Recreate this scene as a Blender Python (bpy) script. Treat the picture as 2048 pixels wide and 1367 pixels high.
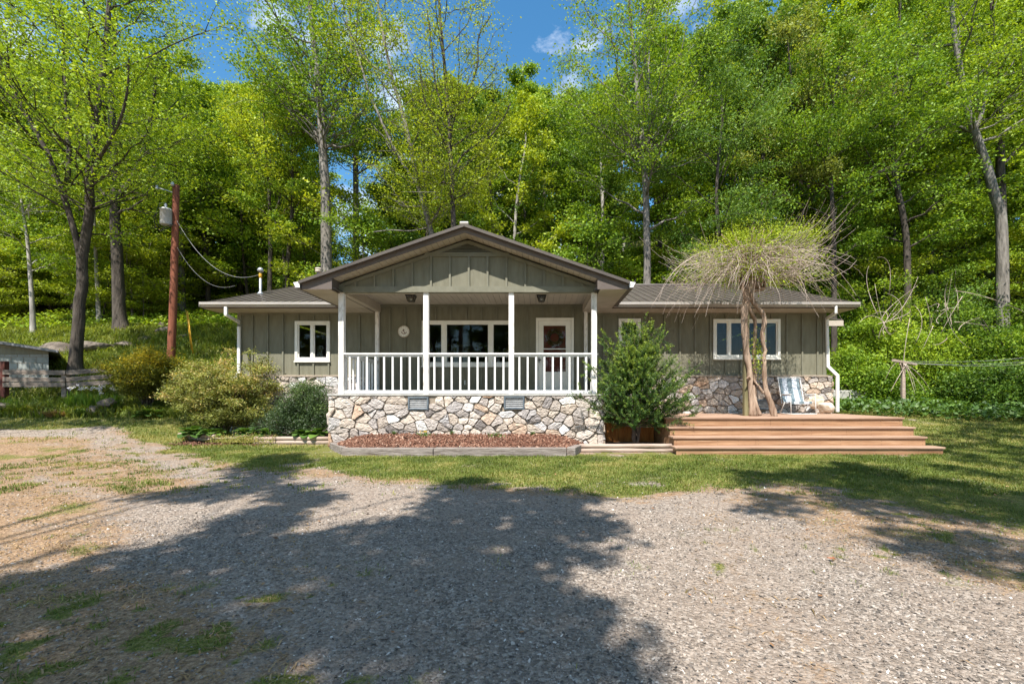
import bpy, math, random
import numpy as np
random.seed(7); rng = np.random.default_rng(7)
R = math.radians
for o in list(bpy.data.objects): bpy.data.objects.remove(o)
scene = bpy.context.scene
COL = scene.collection

# ------------------------------------------------------------------ camera, sky, sun, exposure
CAMZ, FPX, VX, VY = 1.12, 910.0, 1075.0, 793.0
cam_d = bpy.data.cameras.new('camera'); cam = bpy.data.objects.new('camera', cam_d); COL.objects.link(cam)
cam.location = (0, 0, CAMZ); cam.rotation_euler = (R(90), 0, 0)
cam_d.sensor_width = 36; cam_d.lens = FPX/2048*36
cam_d.shift_x = -(VX-1024)/2048; cam_d.shift_y = (VY-683.5)/2048
cam_d.clip_end = 1000; cam_d.clip_start = .05
scene.camera = cam
SUNV = np.array([.27, 1.0, -1.62]); SUNV /= np.linalg.norm(SUNV)       # direction the light travels
ELEV = math.asin(-SUNV[2]); AZ = math.atan2(-SUNV[0], -SUNV[1])        # where the sun stands
w = bpy.data.worlds.new('World'); scene.world = w; w.use_nodes = True
nt = w.node_tree; nt.nodes.clear()
def N(nt, t, **k):
    n = nt.nodes.new(t)
    for a, b in k.items(): setattr(n, a, b)
    return n
sky = N(nt, 'ShaderNodeTexSky', sky_type='NISHITA', sun_disc=False, sun_elevation=ELEV, sun_rotation=AZ)
sky.air_density = 1.0; sky.dust_density = .3; sky.ozone_density = 1.4
tc = N(nt, 'ShaderNodeTexCoord')
mp = N(nt, 'ShaderNodeMapping'); mp.inputs['Scale'].default_value = (2.2, 2.2, 4.0)
ns = N(nt, 'ShaderNodeTexNoise'); ns.inputs['Scale'].default_value = 1.6; ns.inputs['Detail'].default_value = 8; ns.inputs['Roughness'].default_value = .62
rp = N(nt, 'ShaderNodeValToRGB'); rp.color_ramp.elements[0].position = .50; rp.color_ramp.elements[1].position = .72
hsv = N(nt, 'ShaderNodeHueSaturation'); hsv.inputs['Saturation'].default_value = 1.28; hsv.inputs['Value'].default_value = 1.06; hsv.inputs['Hue'].default_value = .49
mx = N(nt, 'ShaderNodeMixRGB'); mx.inputs[2].default_value = (8.5, 8.8, 9.2, 1)
bg = N(nt, 'ShaderNodeBackground'); bg.inputs['Strength'].default_value = .112
out = N(nt, 'ShaderNodeOutputWorld')
L = nt.links.new
L(tc.outputs['Generated'], mp.inputs[0]); L(mp.outputs[0], ns.inputs['Vector']); L(ns.outputs[0], rp.inputs[0])
L(sky.outputs[0], hsv.inputs['Color']); L(hsv.outputs[0], mx.inputs[1]); L(rp.outputs[0], mx.inputs[0])
L(mx.outputs[0], bg.inputs[0]); L(bg.outputs[0], out.inputs[0])
sd = bpy.data.lights.new('sun', 'SUN'); sd.energy = 5.0; sd.angle = R(.5); sd.color = (1, .95, .875)
sun = bpy.data.objects.new('sun', sd); COL.objects.link(sun)
from mathutils import Vector
sun.rotation_euler = Vector(SUNV).to_track_quat('-Z', 'Y').to_euler()
scene.view_settings.view_transform = 'Standard'; scene.view_settings.look = 'None'
scene.view_settings.exposure = .98; scene.view_settings.gamma = 1
scene.render.engine = 'CYCLES'
scene.render.resolution_x = 1024; scene.render.resolution_y = 683
scene.cycles.max_bounces = 7; scene.cycles.diffuse_bounces = 3; scene.cycles.glossy_bounces = 2
scene.cycles.transmission_bounces = 4; scene.cycles.transparent_max_bounces = 8

# ------------------------------------------------------------------ measuring
def X(px, D): return (px-VX)/FPX*D
def Z(py, D): return CAMZ+(VY-py)/FPX*D
def P(px, py, D): return (X(px, D), D, Z(py, D))
def sstep(a, b, x):
    t = np.clip((np.asarray(x, float)-a)/(b-a), 0, 1); return t*t*(3-2*t)
_rt = np.random.default_rng(11).random((256, 256))
def vnoise(x, y, s=1.0, oct=4):
    x = np.asarray(x, float)/s+1000; y = np.asarray(y, float)/s+1000
    r = 0; a = .5; tot = 0
    for o in range(oct):
        xi = np.floor(x).astype(int); yi = np.floor(y).astype(int); fx = x-xi; fy = y-yi
        fx = fx*fx*(3-2*fx); fy = fy*fy*(3-2*fy)
        g = lambda i, j: _rt[(xi+i) % 256, (yi+j) % 256]
        r = r+a*((g(0,0)*(1-fx)+g(1,0)*fx)*(1-fy)+(g(0,1)*(1-fx)+g(1,1)*fx)*fy)
        tot += a; a *= .5; x = x*2.03+17; y = y*2.03+31
    return r/tot
TL = [(-200,-2),(-20,-.1),(8,0),(11,.3),(12.5,.6),(14,1.0),(15.5,2.0),(20,3.9),(26,5.8),(40,11.5),(60,18),(260,50)]
TC = [(-200,-2),(-20,-.1),(8,0),(11,.05),(21,.3),(24,1.5),(28,3.4),(40,9),(60,14),(260,36)]
TR = [(-200,-2),(-20,-.1),(8,0),(9.5,.02),(13,.3),(16,.65),(18,.95),(20,2),(26,6.0),(34,11),(50,19),(80,30),(260,60)]
def ti(T, y): return np.interp(y, [a for a, b in T], [b for a, b in T])
def gh(x, y):
    x = np.asarray(x, float); y = np.asarray(y, float)
    l = sstep(-7.6, -10, x); r = sstep(8.2, 10.6, x)
    h = ti(TC, y)*(1-l-r)+ti(TL, y)*l+ti(TR, y)*r
    amp = .015+.35*sstep(13, 24, y)
    h = h+(vnoise(x, y, 2.6, 3)-.5)*amp*2*sstep(8, 16, np.hypot(x, y)) + (vnoise(x, y, .9, 3)-.5)*.035*sstep(9, 5, y)
    return h
def pxproj(x, y, z):
    y = np.maximum(y, .3); return VX+FPX*x/y, VY-FPX*(z-CAMZ)/y

# ------------------------------------------------------------------ objects
def tag(o, label=None, cat=None, group=None, kind=None):
    if label: o['label'] = label
    if cat: o['category'] = cat
    if group: o['group'] = group
    if kind: o['kind'] = kind
    return o
def thing(name, label, cat, loc=(0,0,0), group=None):
    o = bpy.data.objects.new(name, None); COL.objects.link(o); o.location = loc; o.empty_display_size = .2
    return tag(o, label, cat, group)
class MB:
    def __init__(s): s.v = []; s.f = []; s.c = []; s.cv = None
    def add(s, vs, fs, c=None):
        b = len(s.v); s.v.extend(tuple(map(float, q)) for q in vs); s.f.extend(tuple(b+i for i in q) for q in fs)
        s.c.extend([c if c is not None else (s.cv or 0.5)]*len(fs)); return s
    def box(s, x0, x1, y0, y1, z0, z1, c=None):
        if x0 > x1: x0, x1 = x1, x0
        if y0 > y1: y0, y1 = y1, y0
        if z0 > z1: z0, z1 = z1, z0
        return s.hexa([(x0,y0,z0),(x1,y0,z0),(x1,y1,z0),(x0,y1,z0),(x0,y0,z1),(x1,y0,z1),(x1,y1,z1),(x0,y1,z1)], c)
    def hexa(s, p, c=None):
        return s.add(p, [(0,3,2,1),(4,5,6,7),(0,1,5,4),(1,2,6,5),(2,3,7,6),(3,0,4,7)], c)
    def slab(s, pts, th, c=None):           # polygon (top) thickened straight down
        n = len(pts); v = [tuple(p) for p in pts]+[(p[0],p[1],p[2]-th) for p in pts]
        f = [tuple(range(n)), tuple(range(2*n-1, n-1, -1))]+[(i, n+i, n+(i+1) % n, (i+1) % n) for i in range(n)]
        return s.add(v, f, c)
    def bar(s, a, b, wx, h, up=(0,0,1), c=None):   # rectangular bar from a to b
        a = np.array(a, float); b = np.array(b, float); d = b-a; d /= np.linalg.norm(d)
        sd = np.cross(d, up); sd /= np.linalg.norm(sd); u = np.cross(sd, d)
        q = []
        for p in (a, b):
            for sx, sy in ((-1,-1),(1,-1),(1,1),(-1,1)): q.append(p+sd*wx/2*sx+u*h/2*sy)
        return s.add(q, [(0,1,2,3),(7,6,5,4),(0,4,5,1),(1,5,6,2),(2,6,7,3),(3,7,4,0)], c)
    def tube(s, pts, rad, n=6, cap=True, c=None):
        pts = np.asarray(pts, float); k = len(pts)
        rad = np.full(k, rad) if np.isscalar(rad) else np.asarray(rad, float)
        t = np.gradient(pts, axis=0); t /= np.maximum(np.linalg.norm(t, axis=1, keepdims=True), 1e-9)
        ref = np.array([0, 0, 1.]) if abs(t[0][2]) < .9 else np.array([1., 0, 0])
        a = np.arange(n)*2*math.pi/n; vs = []
        u = np.cross(t[0], ref); u /= np.linalg.norm(u)
        for i in range(k):
            u = u-t[i]*np.dot(u, t[i]); u /= max(np.linalg.norm(u), 1e-9); w_ = np.cross(t[i], u)
            vs.extend(pts[i]+rad[i]*(math.cos(q)*u+math.sin(q)*w_) for q in a)
        fs = [(i*n+j, i*n+(j+1) % n, (i+1)*n+(j+1) % n, (i+1)*n+j) for i in range(k-1) for j in range(n)]
        if cap: fs += [tuple(range(n-1, -1, -1)), tuple((k-1)*n+j for j in range(n))]
        return s.add(vs, fs, c)
    def lathe(s, cx, cy, prof, n=16, c=None):       # prof: (r, z)
        vs = []
        for r, z in prof:
            for j in range(n): a = 2*math.pi*j/n; vs.append((cx+r*math.cos(a), cy+r*math.sin(a), z))
        k = len(prof)
        fs = [(i*n+j, i*n+(j+1) % n, (i+1)*n+(j+1) % n, (i+1)*n+j) for i in range(k-1) for j in range(n)]
        fs += [tuple(range(n-1, -1, -1)), tuple((k-1)*n+j for j in range(n))]
        return s.add(vs, fs, c)
    def build(s, name, m, parent=None, smooth=False, bevel=0):
        me = bpy.data.meshes.new(name)
        vs = s.v
        if parent is not None:
            L_ = np.array(wloc(parent)); vs = (np.array(s.v)-L_).tolist()
        me.from_pydata(vs, [], s.f)
        at = me.attributes.new('v', 'FLOAT', 'FACE'); at.data.foreach_set('value', np.array(s.c, 'f'))
        me.materials.append(m)
        if smooth: me.polygons.foreach_set('use_smooth', [True]*len(me.polygons))
        me.update()
        o = bpy.data.objects.new(name, me); COL.objects.link(o)
        if parent is not None: o.parent = parent
        if bevel:
            b = o.modifiers.new('bevel', 'BEVEL'); b.width = bevel; b.segments = 2; b.limit_method = 'ANGLE'; b.angle_limit = R(40)
        return o
def wloc(o):
    v = Vector((0,0,0))
    while o is not None: v = v+o.location; o = o.parent
    return v
def raw_mesh(name, V, F, k, att=None, mats=(), smooth=False):
    """fast mesh of n-gons with k corners each; V (n,3), F (m,k)"""
    me = bpy.data.meshes.new(name); nV = len(V); nF = len(F)
    me.vertices.add(nV); me.vertices.foreach_set('co', np.ascontiguousarray(V, 'f').ravel())
    me.loops.add(nF*k); me.loops.foreach_set('vertex_index', np.ascontiguousarray(F, 'i').ravel())
    me.polygons.add(nF); me.polygons.foreach_set('loop_start', np.arange(nF, dtype='i')*k)
    if att is not None:
        for nm, arr, dom in att:
            a = me.attributes.new(nm, 'FLOAT', dom); a.data.foreach_set('value', np.asarray(arr, 'f'))
    for m in mats: me.materials.append(m)
    if smooth: me.polygons.foreach_set('use_smooth', np.ones(nF, bool))
    me.update(calc_edges=True); return me
def rawobj(name, me, parent=None, loc=None):
    o = bpy.data.objects.new(name, me); COL.objects.link(o)
    if parent is not None: o.parent = parent
    if loc is not None: o.location = loc
    return o

# ------------------------------------------------------------------ materials
def srgb(r, g, b):
    f = lambda c: (c/255/12.92 if c/255 <= .04045 else ((c/255+.055)/1.055)**2.4)
    return (f(r), f(g), f(b))
def newmat(name):
    m = bpy.data.materials.new(name); m.use_nodes = True; nt = m.node_tree
    p = nt.nodes['Principled BSDF']; return m, nt, p
def ramp(nt, els):
    r = N(nt, 'ShaderNodeValToRGB'); cr = r.color_ramp
    while len(cr.elements) < len(els): cr.elements.new(.5)
    for e, (p, c) in zip(cr.elements, els): e.position = p; e.color = (*c, 1)
    return r
def rough_mat(name, c1, c2, scale=8, stretch=(1,1,1), rough=.8, bump=.3, bscale=None, detail=6, c3=None, spec=.3, lo=.35, hi=.65, metal=0, bdist=.01):
    m, nt, p = newmat(name); L = nt.links.new
    tc = N(nt, 'ShaderNodeTexCoord'); mp = N(nt, 'ShaderNodeMapping'); mp.inputs['Scale'].default_value = stretch
    n1 = N(nt, 'ShaderNodeTexNoise'); n1.inputs['Scale'].default_value = scale; n1.inputs['Detail'].default_value = detail; n1.inputs['Roughness'].default_value = .65
    els = [(lo, c1), (hi, c2)]+([(min(hi+.12, 1), c3)] if c3 else [])
    r = ramp(nt, els)
    L(tc.outputs['Object'], mp.inputs[0]); L(mp.outputs[0], n1.inputs['Vector']); L(n1.outputs[0], r.inputs[0]); L(r.outputs[0], p.inputs['Base Color'])
    p.inputs['Roughness'].default_value = rough; p.inputs['Specular IOR Level'].default_value = spec; p.inputs['Metallic'].default_value = metal
    if bump:
        n2 = N(nt, 'ShaderNodeTexNoise'); n2.inputs['Scale'].default_value = bscale or scale*3; n2.inputs['Detail'].default_value = 5
        b = N(nt, 'ShaderNodeBump'); b.inputs['Strength'].default_value = bump; b.inputs['Distance'].default_value = bdist
        L(mp.outputs[0], n2.inputs['Vector']); L(n2.outputs[0], b.inputs['Height']); L(b.outputs[0], p.inputs['Normal'])
    return m
def leaf_mat(name, dark, mid, light, trans=.4, rough=.5, objvar=.25, gloss=.25):
    m, nt, p = newmat(name); L = nt.links.new
    at = N(nt, 'ShaderNodeAttribute', attribute_name='v'); oi = N(nt, 'ShaderNodeObjectInfo')
    ma = N(nt, 'ShaderNodeMath', operation='MULTIPLY_ADD'); ma.inputs[1].default_value = objvar; 
    sb = N(nt, 'ShaderNodeMath', operation='SUBTRACT'); sb.inputs[1].default_value = objvar/2
    L(oi.outputs['Random'], ma.inputs[0]); L(at.outputs['Fac'], ma.inputs[2]); L(ma.outputs[0], sb.inputs[0])
    r = ramp(nt, [(0, dark), (.5, mid), (1, light)]); L(sb.outputs[0], r.inputs[0])
    p.inputs['Roughness'].default_value = rough; p.inputs['Specular IOR Level'].default_value = gloss
    L(r.outputs[0], p.inputs['Base Color'])
    tr = N(nt, 'ShaderNodeBsdfTranslucent'); g = N(nt, 'ShaderNodeMixRGB', blend_type='MULTIPLY'); g.inputs[0].default_value = 1; g.inputs[2].default_value = (1.35, 1.25, .45, 1)
    L(r.outputs[0], g.inputs[1]); L(g.outputs[0], tr.inputs[0])
    ms = N(nt, 'ShaderNodeMixShader'); ms.inputs[0].default_value = trans
    L(p.outputs[0], ms.inputs[1]); L(tr.outputs[0], ms.inputs[2]); L(ms.outputs[0], nt.nodes['Material Output'].inputs[0])
    return m
def att_mat(name, els, rough=.8, nscale=20, namt=.35, bump=.4, bdist=.01, spec=.3, stretch=(1,1,1)):
    """colour by the per-face attribute v through a ramp, broken up by noise"""
    m, nt, p = newmat(name); L = nt.links.new
    at = N(nt, 'ShaderNodeAttribute', attribute_name='v'); r = ramp(nt, els)
    r.color_ramp.interpolation = 'LINEAR'; L(at.outputs['Fac'], r.inputs[0])
    tc = N(nt, 'ShaderNodeTexCoord'); mp = N(nt, 'ShaderNodeMapping'); mp.inputs['Scale'].default_value = stretch
    n1 = N(nt, 'ShaderNodeTexNoise'); n1.inputs['Scale'].default_value = nscale; n1.inputs['Detail'].default_value = 7; n1.inputs['Roughness'].default_value = .7
    L(tc.outputs['Object'], mp.inputs[0]); L(mp.outputs[0], n1.inputs['Vector'])
    mr = N(nt, 'ShaderNodeMapRange'); mr.inputs[1].default_value = .3; mr.inputs[2].default_value = .7; mr.inputs[3].default_value = 1-namt; mr.inputs[4].default_value = 1+namt
    L(n1.outputs[0], mr.inputs[0])
    hv = N(nt, 'ShaderNodeHueSaturation'); L(r.outputs[0], hv.inputs['Color']); L(mr.outputs[0], hv.inputs['Value'])
    L(hv.outputs[0], p.inputs['Base Color']); p.inputs['Roughness'].default_value = rough; p.inputs['Specular IOR Level'].default_value = spec
    if bump:
        b = N(nt, 'ShaderNodeBump'); b.inputs['Strength'].default_value = bump; b.inputs['Distance'].default_value = bdist
        L(n1.outputs[0], b.inputs['Height']); L(b.outputs[0], p.inputs['Normal'])
    return m
M = {}
M['siding'] = rough_mat('olive siding', (.142,.135,.094), (.186,.178,.129), 3, (3,3,.6), .75, .25, 60)
M['siding_trim'] = rough_mat('olive trim', (.146,.141,.101), (.186,.180,.135), 4, (1,1,1), .7, .15, 60)
M['roof'] = rough_mat('brown metal roofing', (.085,.07,.06), (.115,.097,.082), 2.5, (1,1,1), .38, .1, 30, spec=.5, metal=.15)
M['fascia'] = rough_mat('brown fascia', (.105,.083,.072), (.135,.11,.096), 3, (1,1,1), .5, .1, 30)
M['soffit'] = rough_mat('cream soffit', (.40,.345,.28), (.47,.41,.34), 2, (1,1,1), .7, .1, 30)
M['white'] = rough_mat('white paint', (.66,.65,.63), (.78,.77,.75), 6, (1,1,.4), .5, .15, 50)
M['oldwhite'] = rough_mat('weathered white paint', (.42,.38,.32), (.74,.71,.68), 9, (2,2,.6), .6, .25, 50, lo=.3, hi=.5)
M['vinyl'] = rough_mat('vinyl frame', (.72,.70,.64), (.8,.78,.72), 4, (1,1,1), .4, .05)
M['gutter'] = rough_mat('aluminium gutter', (.30,.275,.25), (.38,.35,.32), 3, (.3,1,1), .35, .05, spec=.6)
M['metal'] = rough_mat('galvanised metal', (.35,.36,.37), (.5,.51,.52), 12, (1,1,1), .4, .1, metal=.6)
M['black'] = rough_mat('black metal', (.012,.011,.01), (.03,.027,.025), 12, (1,1,1), .4, .1)
M['concrete'] = rough_mat('concrete block', (.30,.29,.27), (.44,.43,.40), 5, (1,1,1), .9, .4)
M['bark_d'] = rough_mat('dark bark', (.035,.028,.023), (.10,.083,.068), 7, (1,1,.22), .95, 1.0, 16, bdist=.04)
M['bark_g'] = rough_mat('grey bark', (.09,.08,.07), (.26,.235,.21), 6, (1,1,.2), .95, 1.0, 14, bdist=.04)
M['bark_p'] = rough_mat('pale bark', (.19,.175,.155), (.42,.39,.35), 5, (1,1,.25), .9, .8, 12, bdist=.03)
M['vinebark'] = rough_mat('vine bark', (.17,.105,.07), (.42,.31,.23), 9, (1,1,.16), .9, 1.0, 20, bdist=.02)
M['twig'] = rough_mat('dry twigs', (.25,.18,.14), (.60,.50,.43), 2.5, (1,1,1), .8, 0)
M['twig_d'] = rough_mat('brown twigs', (.06,.04,.03), (.16,.11,.085), 5, (1,1,1), .85, 0)
M['pole'] = rough_mat('red-brown pole wood', (.12,.035,.018), (.27,.095,.05), 6, (3,3,.18), .8, .6, 14, c3=(.33,.2,.14))
M['deck'] = rough_mat('cedar toned deck boards', (.19,.09,.042), (.37,.215,.12), 3.4, (.3,4,9), .65, .35, 26, detail=9, c3=(.52,.36,.23), lo=.32, hi=.6)
M['deck_top'] = rough_mat('worn deck boards', (.22,.125,.08), (.42,.285,.205), 3.5, (.3,6,5), .7, .3, 26, detail=9, lo=.3, hi=.62)
M['skirt'] = rough_mat('orange stained fence boards', (.30,.10,.02), (.46,.19,.05), 4, (5,5,.5), .65, .3, 20)
M['post'] = rough_mat('green treated post', (.14,.125,.06), (.24,.21,.115), 6, (4,4,.3), .8, .4)
M['tie'] = rough_mat('grey railroad tie', (.115,.09,.075), (.33,.29,.26), 5, (.5,5,9), .9, .9, 14, detail=9, bdist=.02)
M['log'] = rough_mat('weathered round log', (.26,.19,.145), (.46,.37,.31), 4, (.5,6,6), .85, .5, 14)
M['fence'] = rough_mat('grey fence boards', (.10,.08,.065), (.26,.215,.18), 5, (.7,4,4), .9, .5)
M['rail_red'] = rough_mat('red post paint', (.06,.018,.012), (.12,.035,.025), 5, (1,1,1), .8, .4)
M['shedroof'] = rough_mat('grey shed roofing', (.10,.10,.105), (.2,.2,.205), 5, (1,1,1), .6, .2)
M['rock'] = rough_mat('grey brown rock', (.06,.048,.038), (.20,.165,.135), 4, (1,1,1.6), .9, .9, 9, bdist=.03)
M['palerock'] = rough_mat('pale rock', (.38,.29,.2), (.66,.58,.48), 7, (1,1,3), .8, .6, 12, bdist=.02)
M['mortar'] = rough_mat('mortar', (.19,.155,.12), (.30,.25,.195), 12, (1,1,1), .95, .7)
M['yellow'] = rough_mat('yellow plastic', (.5,.27,.02), (.62,.36,.04), 5, (1,1,1), .5, 0)
M['wire'] = rough_mat('wire', (.22,.22,.22), (.32,.32,.32), 5, (1,1,1), .5, 0)
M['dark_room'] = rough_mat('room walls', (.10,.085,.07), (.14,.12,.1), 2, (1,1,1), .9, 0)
M['red_door'] = rough_mat('dark red door', (.21,.03,.026), (.26,.04,.034), 3, (1,1,1), .5, .1)
M['stone'] = att_mat('field stone', [(0,(.17,.145,.13)),(.14,(.29,.262,.25)),(.28,(.45,.38,.315)),(.42,(.36,.335,.325)),(.55,(.50,.415,.335)),(.68,(.38,.25,.165)),(.76,(.55,.475,.40)),(.88,(.47,.45,.445)),(1,(.70,.675,.64))], .82, 9, .34, .8, .02, stretch=(1,1,2.6))
M['mulch'] = att_mat('red mulch', [(0,(.045,.02,.012)),(.4,(.13,.056,.034)),(.7,(.22,.115,.075)),(.9,(.34,.21,.15)),(1,(.52,.40,.31))], .9, 30, .25, .2)
M['pebble'] = att_mat('gravel stones', [(0,(.06,.053,.048)),(.3,(.15,.127,.108)),(.55,(.25,.205,.168)),(.8,(.37,.315,.265)),(1,(.60,.55,.50))], .85, 60, .2, .3)
def glassm():
    m, nt, p = newmat('window glass'); L = nt.links.new
    tr = N(nt, 'ShaderNodeBsdfTransparent'); tr.inputs[0].default_value = (.7,.72,.71,1)
    gl = N(nt, 'ShaderNodeBsdfGlossy'); gl.inputs['Roughness'].default_value = .015; gl.inputs[0].default_value = (1,1,1,1)
    fr = N(nt, 'ShaderNodeFresnel'); fr.inputs[0].default_value = 1.5
    mr = N(nt, 'ShaderNodeMath', operation='MULTIPLY_ADD'); mr.inputs[1].default_value = .75; mr.inputs[2].default_value = .0
    ms = N(nt, 'ShaderNodeMixShader'); L(fr.outputs[0], mr.inputs[0]); L(mr.outputs[0], ms.inputs[0]); L(tr.outputs[0], ms.inputs[1]); L(gl.outputs[0], ms.inputs[2])
    n1 = N(nt, 'ShaderNodeTexNoise'); n1.inputs['Scale'].default_value = 2.2
    b = N(nt, 'ShaderNodeBump'); b.inputs['Strength'].default_value = .05; b.inputs['Distance'].default_value = .02
    tc = N(nt, 'ShaderNodeTexCoord'); L(tc.outputs['Object'], n1.inputs['Vector']); L(n1.outputs[0], b.inputs['Height']); L(b.outputs[0], gl.inputs['Normal'])
    L(ms.outputs[0], nt.nodes['Material Output'].inputs[0]); return m
M['glass'] = glassm()
# foliage
M['lf_spring'] = leaf_mat('spring leaves', (.10,.17,.016), (.24,.36,.028), (.42,.52,.045), .36)
M['lf_lime'] = leaf_mat('lime leaves', (.15,.20,.016), (.32,.41,.03), (.50,.55,.05), .36)
M['lf_poplar'] = leaf_mat('fresh green leaves', (.07,.145,.016), (.18,.30,.028), (.34,.45,.045), .36)
M['lf_deep'] = leaf_mat('deep green leaves', (.045,.10,.018), (.12,.22,.032), (.24,.35,.05), .34)
M['lf_olive'] = leaf_mat('soft olive leaves', (.12,.15,.035), (.25,.30,.065), (.42,.44,.12), .34)
M['lf_gold'] = leaf_mat('golden needles', (.065,.08,.012), (.20,.21,.02), (.80,.56,.03), .28)
M['lf_maple'] = leaf_mat('bronze and lime leaves', (.09,.10,.028), (.27,.30,.07), (.66,.46,.20), .3)
M['lf_box'] = leaf_mat('small dark leaves', (.022,.045,.014), (.06,.105,.03), (.13,.20,.04), .2, gloss=.5)
M['lf_yew'] = leaf_mat('yew needles', (.018,.05,.013), (.07,.14,.024), (.36,.45,.05), .22, gloss=.4)
M['lf_hosta'] = leaf_mat('hosta leaves', (.03,.07,.015), (.075,.15,.028), (.15,.26,.045), .3, gloss=.5)
M['lf_ground'] = leaf_mat('ground cover leaves', (.06,.13,.016), (.15,.28,.028), (.28,.42,.05), .38)
M['grass'] = leaf_mat('grass blades', (.07,.10,.02), (.15,.20,.034), (.38,.33,.12), .32, gloss=.3)
M['drygrass'] = leaf_mat('dry thatch', (.10,.085,.03), (.30,.19,.09), (.45,.31,.17), .2)
M['weeds'] = leaf_mat('bank weeds', (.085,.105,.022), (.18,.24,.035), (.38,.38,.09), .36)
M['flower'] = leaf_mat('pale iris petals', (.5,.48,.6), (.65,.63,.75), (.8,.8,.85), .3)
# ------------------------------------------------------------------ ground
def inpoly(px, py, poly):
    px = np.asarray(px, float); py = np.asarray(py, float); r = np.zeros(px.shape, bool); n = len(poly)
    for i in range(n):
        x0, y0 = poly[i]; x1, y1 = poly[(i+1) % n]
        if y0 == y1: continue
        c = ((y0 > py) != (y1 > py)) & (px < (x1-x0)*(py-y0)/(y1-y0)+x0); r ^= c
    return r
# the patches, as outlines on the ground seen from the photo's point, carried onto the ground itself
LAWN = [(255,868),(235,850),(330,846),(520,845),(660,880),(700,900),(1150,905),(1350,905),(1890,908),(1760,870),(1700,835),(1700,815),(2100,800),(4200,800),(5200,1250),(2300,1140),(2048,1068),(1900,1035),(1750,1003),(1600,968),(1480,972),(1330,985),(1180,990),(1060,982),(960,978),(880,965),(760,958),(640,948),(520,940),(430,925),(350,905),(290,890)]
LAWN2 = [(-1800,838),(340,836),(340,850),(200,853),(60,858),(-1800,868)]
DRY = [(-1800,880),(60,872),(170,876),(270,925),(420,962),(400,990),(250,1000),(160,975),(90,935),(60,960),(300,1060),(250,1095),(150,1135),(-200,1180),(-1800,1300)]
TUFT = [(-1800,1250),(0,1150),(200,1140),(420,1200),(520,1290),(500,1380),(420,1700),(-1800,4000)]
RIGHTDRY = [(1450,955),(1700,985),(2048,1050),(5000,1300),(5000,1500),(2300,1280),(2000,1180),(1800,1130),(1700,1100),(1560,1040),(1450,1000)]
_TR = [[(-14, 12.2), (-9, 10.0), (-6.2, 8.2), (-4.0, 6.4), (-2.4, 4.6), (-1.5, 2.8), (-1.2, 1), (-1.1, -3)], [(-14, 10.4), (-9.4, 8.4), (-6.9, 6.9), (-5.0, 5.4), (-3.9, 3.9), (-3.2, 2.4), (-3, 0), (-3, -3)], [(1.2, -3), (1.1, 1.5), (1.3, 3.2), (1.9, 4.6), (3.2, 5.8), (5.5, 6.2)]]
def track(x, y):
    """worn wheel lanes along the drive"""
    t = np.zeros(np.shape(x))
    for ln in _TR:
        p = np.array(ln); k = np.linspace(0, len(p)-1, 70); q = np.stack([np.interp(k, np.arange(len(p)), p[:, i]) for i in (0, 1)], 1)
        d = np.full(np.shape(x), 9.)
        for a_, b_ in q: d = np.minimum(d, (x-a_)**2+(y-b_)**2)
        t = np.maximum(t, np.exp(-d/.11))
    return t*(.55+.8*vnoise(x, y, .5, 3))
def masks(x, y):
    x = np.asarray(x, float); y = np.asarray(y, float)
    z = gh(x, y)
    wx = x+(vnoise(x, y, .7, 4)-.5)*.9; wy = y+(vnoise(x+50, y+9, .7, 4)-.5)*.9*np.clip(y/9, .25, 1)
    px, py = pxproj(wx, wy, z)
    front = wy > .6
    acc = lambda poly: sum((inpoly(*pxproj(wx+dx, wy+dy, z), poly) & front).astype(float) for dx, dy in ((0,0),(.2,0),(-.2,0),(0,.22),(0,-.22),(.4,.36),(-.4,.36),(.4,-.36),(-.4,-.36)))/9
    g = np.maximum(acc(LAWN), acc(LAWN2))
    far = (y > 13.3) | ((y > 12.1) & (np.abs(x) > 7.8)) | ((x > 7.3) & (y > 9.3)) | ((x < -7.2) & (x > -20) & (y > 11.9))
    g = np.where(far, 1, g); g = np.where((y < .6), .45, g)
    d = np.maximum(acc(DRY), acc(RIGHTDRY)*.75); t = acc(TUFT)
    n1 = vnoise(x+3, y+40, .35, 4); n2 = vnoise(x+70, y+3, 1.6, 3)
    # lawn is patchy, thinner near its rim; the dry patches are broken by grass
    n0 = vnoise(x+31, y+17, .5, 4); grass = np.clip(g*1.35-.18-(n1-.45)*1.6*(1-g*.45)-np.clip(n0-.52, 0, 1)*2.2, 0, 1)*(g > .02)
    grass = np.maximum(grass, d*np.clip((n1-.5)*5, 0, 1)*.6)
    grass = np.maximum(grass, t*np.clip((vnoise(x+9, y+2, .17, 3)-.50)*5, 0, .75))
    weed = np.clip((vnoise(x+11, y+7, .16, 2)-.62)*9, 0, 1)*np.clip((n2-.3)*3, .15, 1)
    grass = np.maximum(grass, weed*.7)
    dirt = np.clip(np.maximum(d*(.35+.9*(n1)), t*(.7+.4*n1)), 0, 1)
    dirt = np.maximum(dirt, np.clip((n2-.56)*3, 0, .45)); dirt = np.maximum(dirt, .25*track(x, y)); dirt = np.maximum(dirt, g*(1-g)*3.2*np.clip(.2+n1, 0, 1))
    return grass, np.clip(dirt, 0, 1)
def axis(segs):
    a = []
    for x0, x1, s in segs: a += list(np.arange(x0, x1, s))
    return np.array(a+[segs[-1][1]])
gx = axis([(-260,-60,20),(-60,-20,2),(-20,-10,.5),(-10,-5,.12),(-5,4.5,.05),(4.5,11,.1),(11,24,.5),(24,60,2),(60,260,20)])
gy = axis([(-200,-40,20),(-40,-4,2),(-4,1.2,.4),(1.2,6,.05),(6,10,.07),(10,16,.2),(16,40,.6),(40,80,2.5),(80,260,20)])
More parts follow.
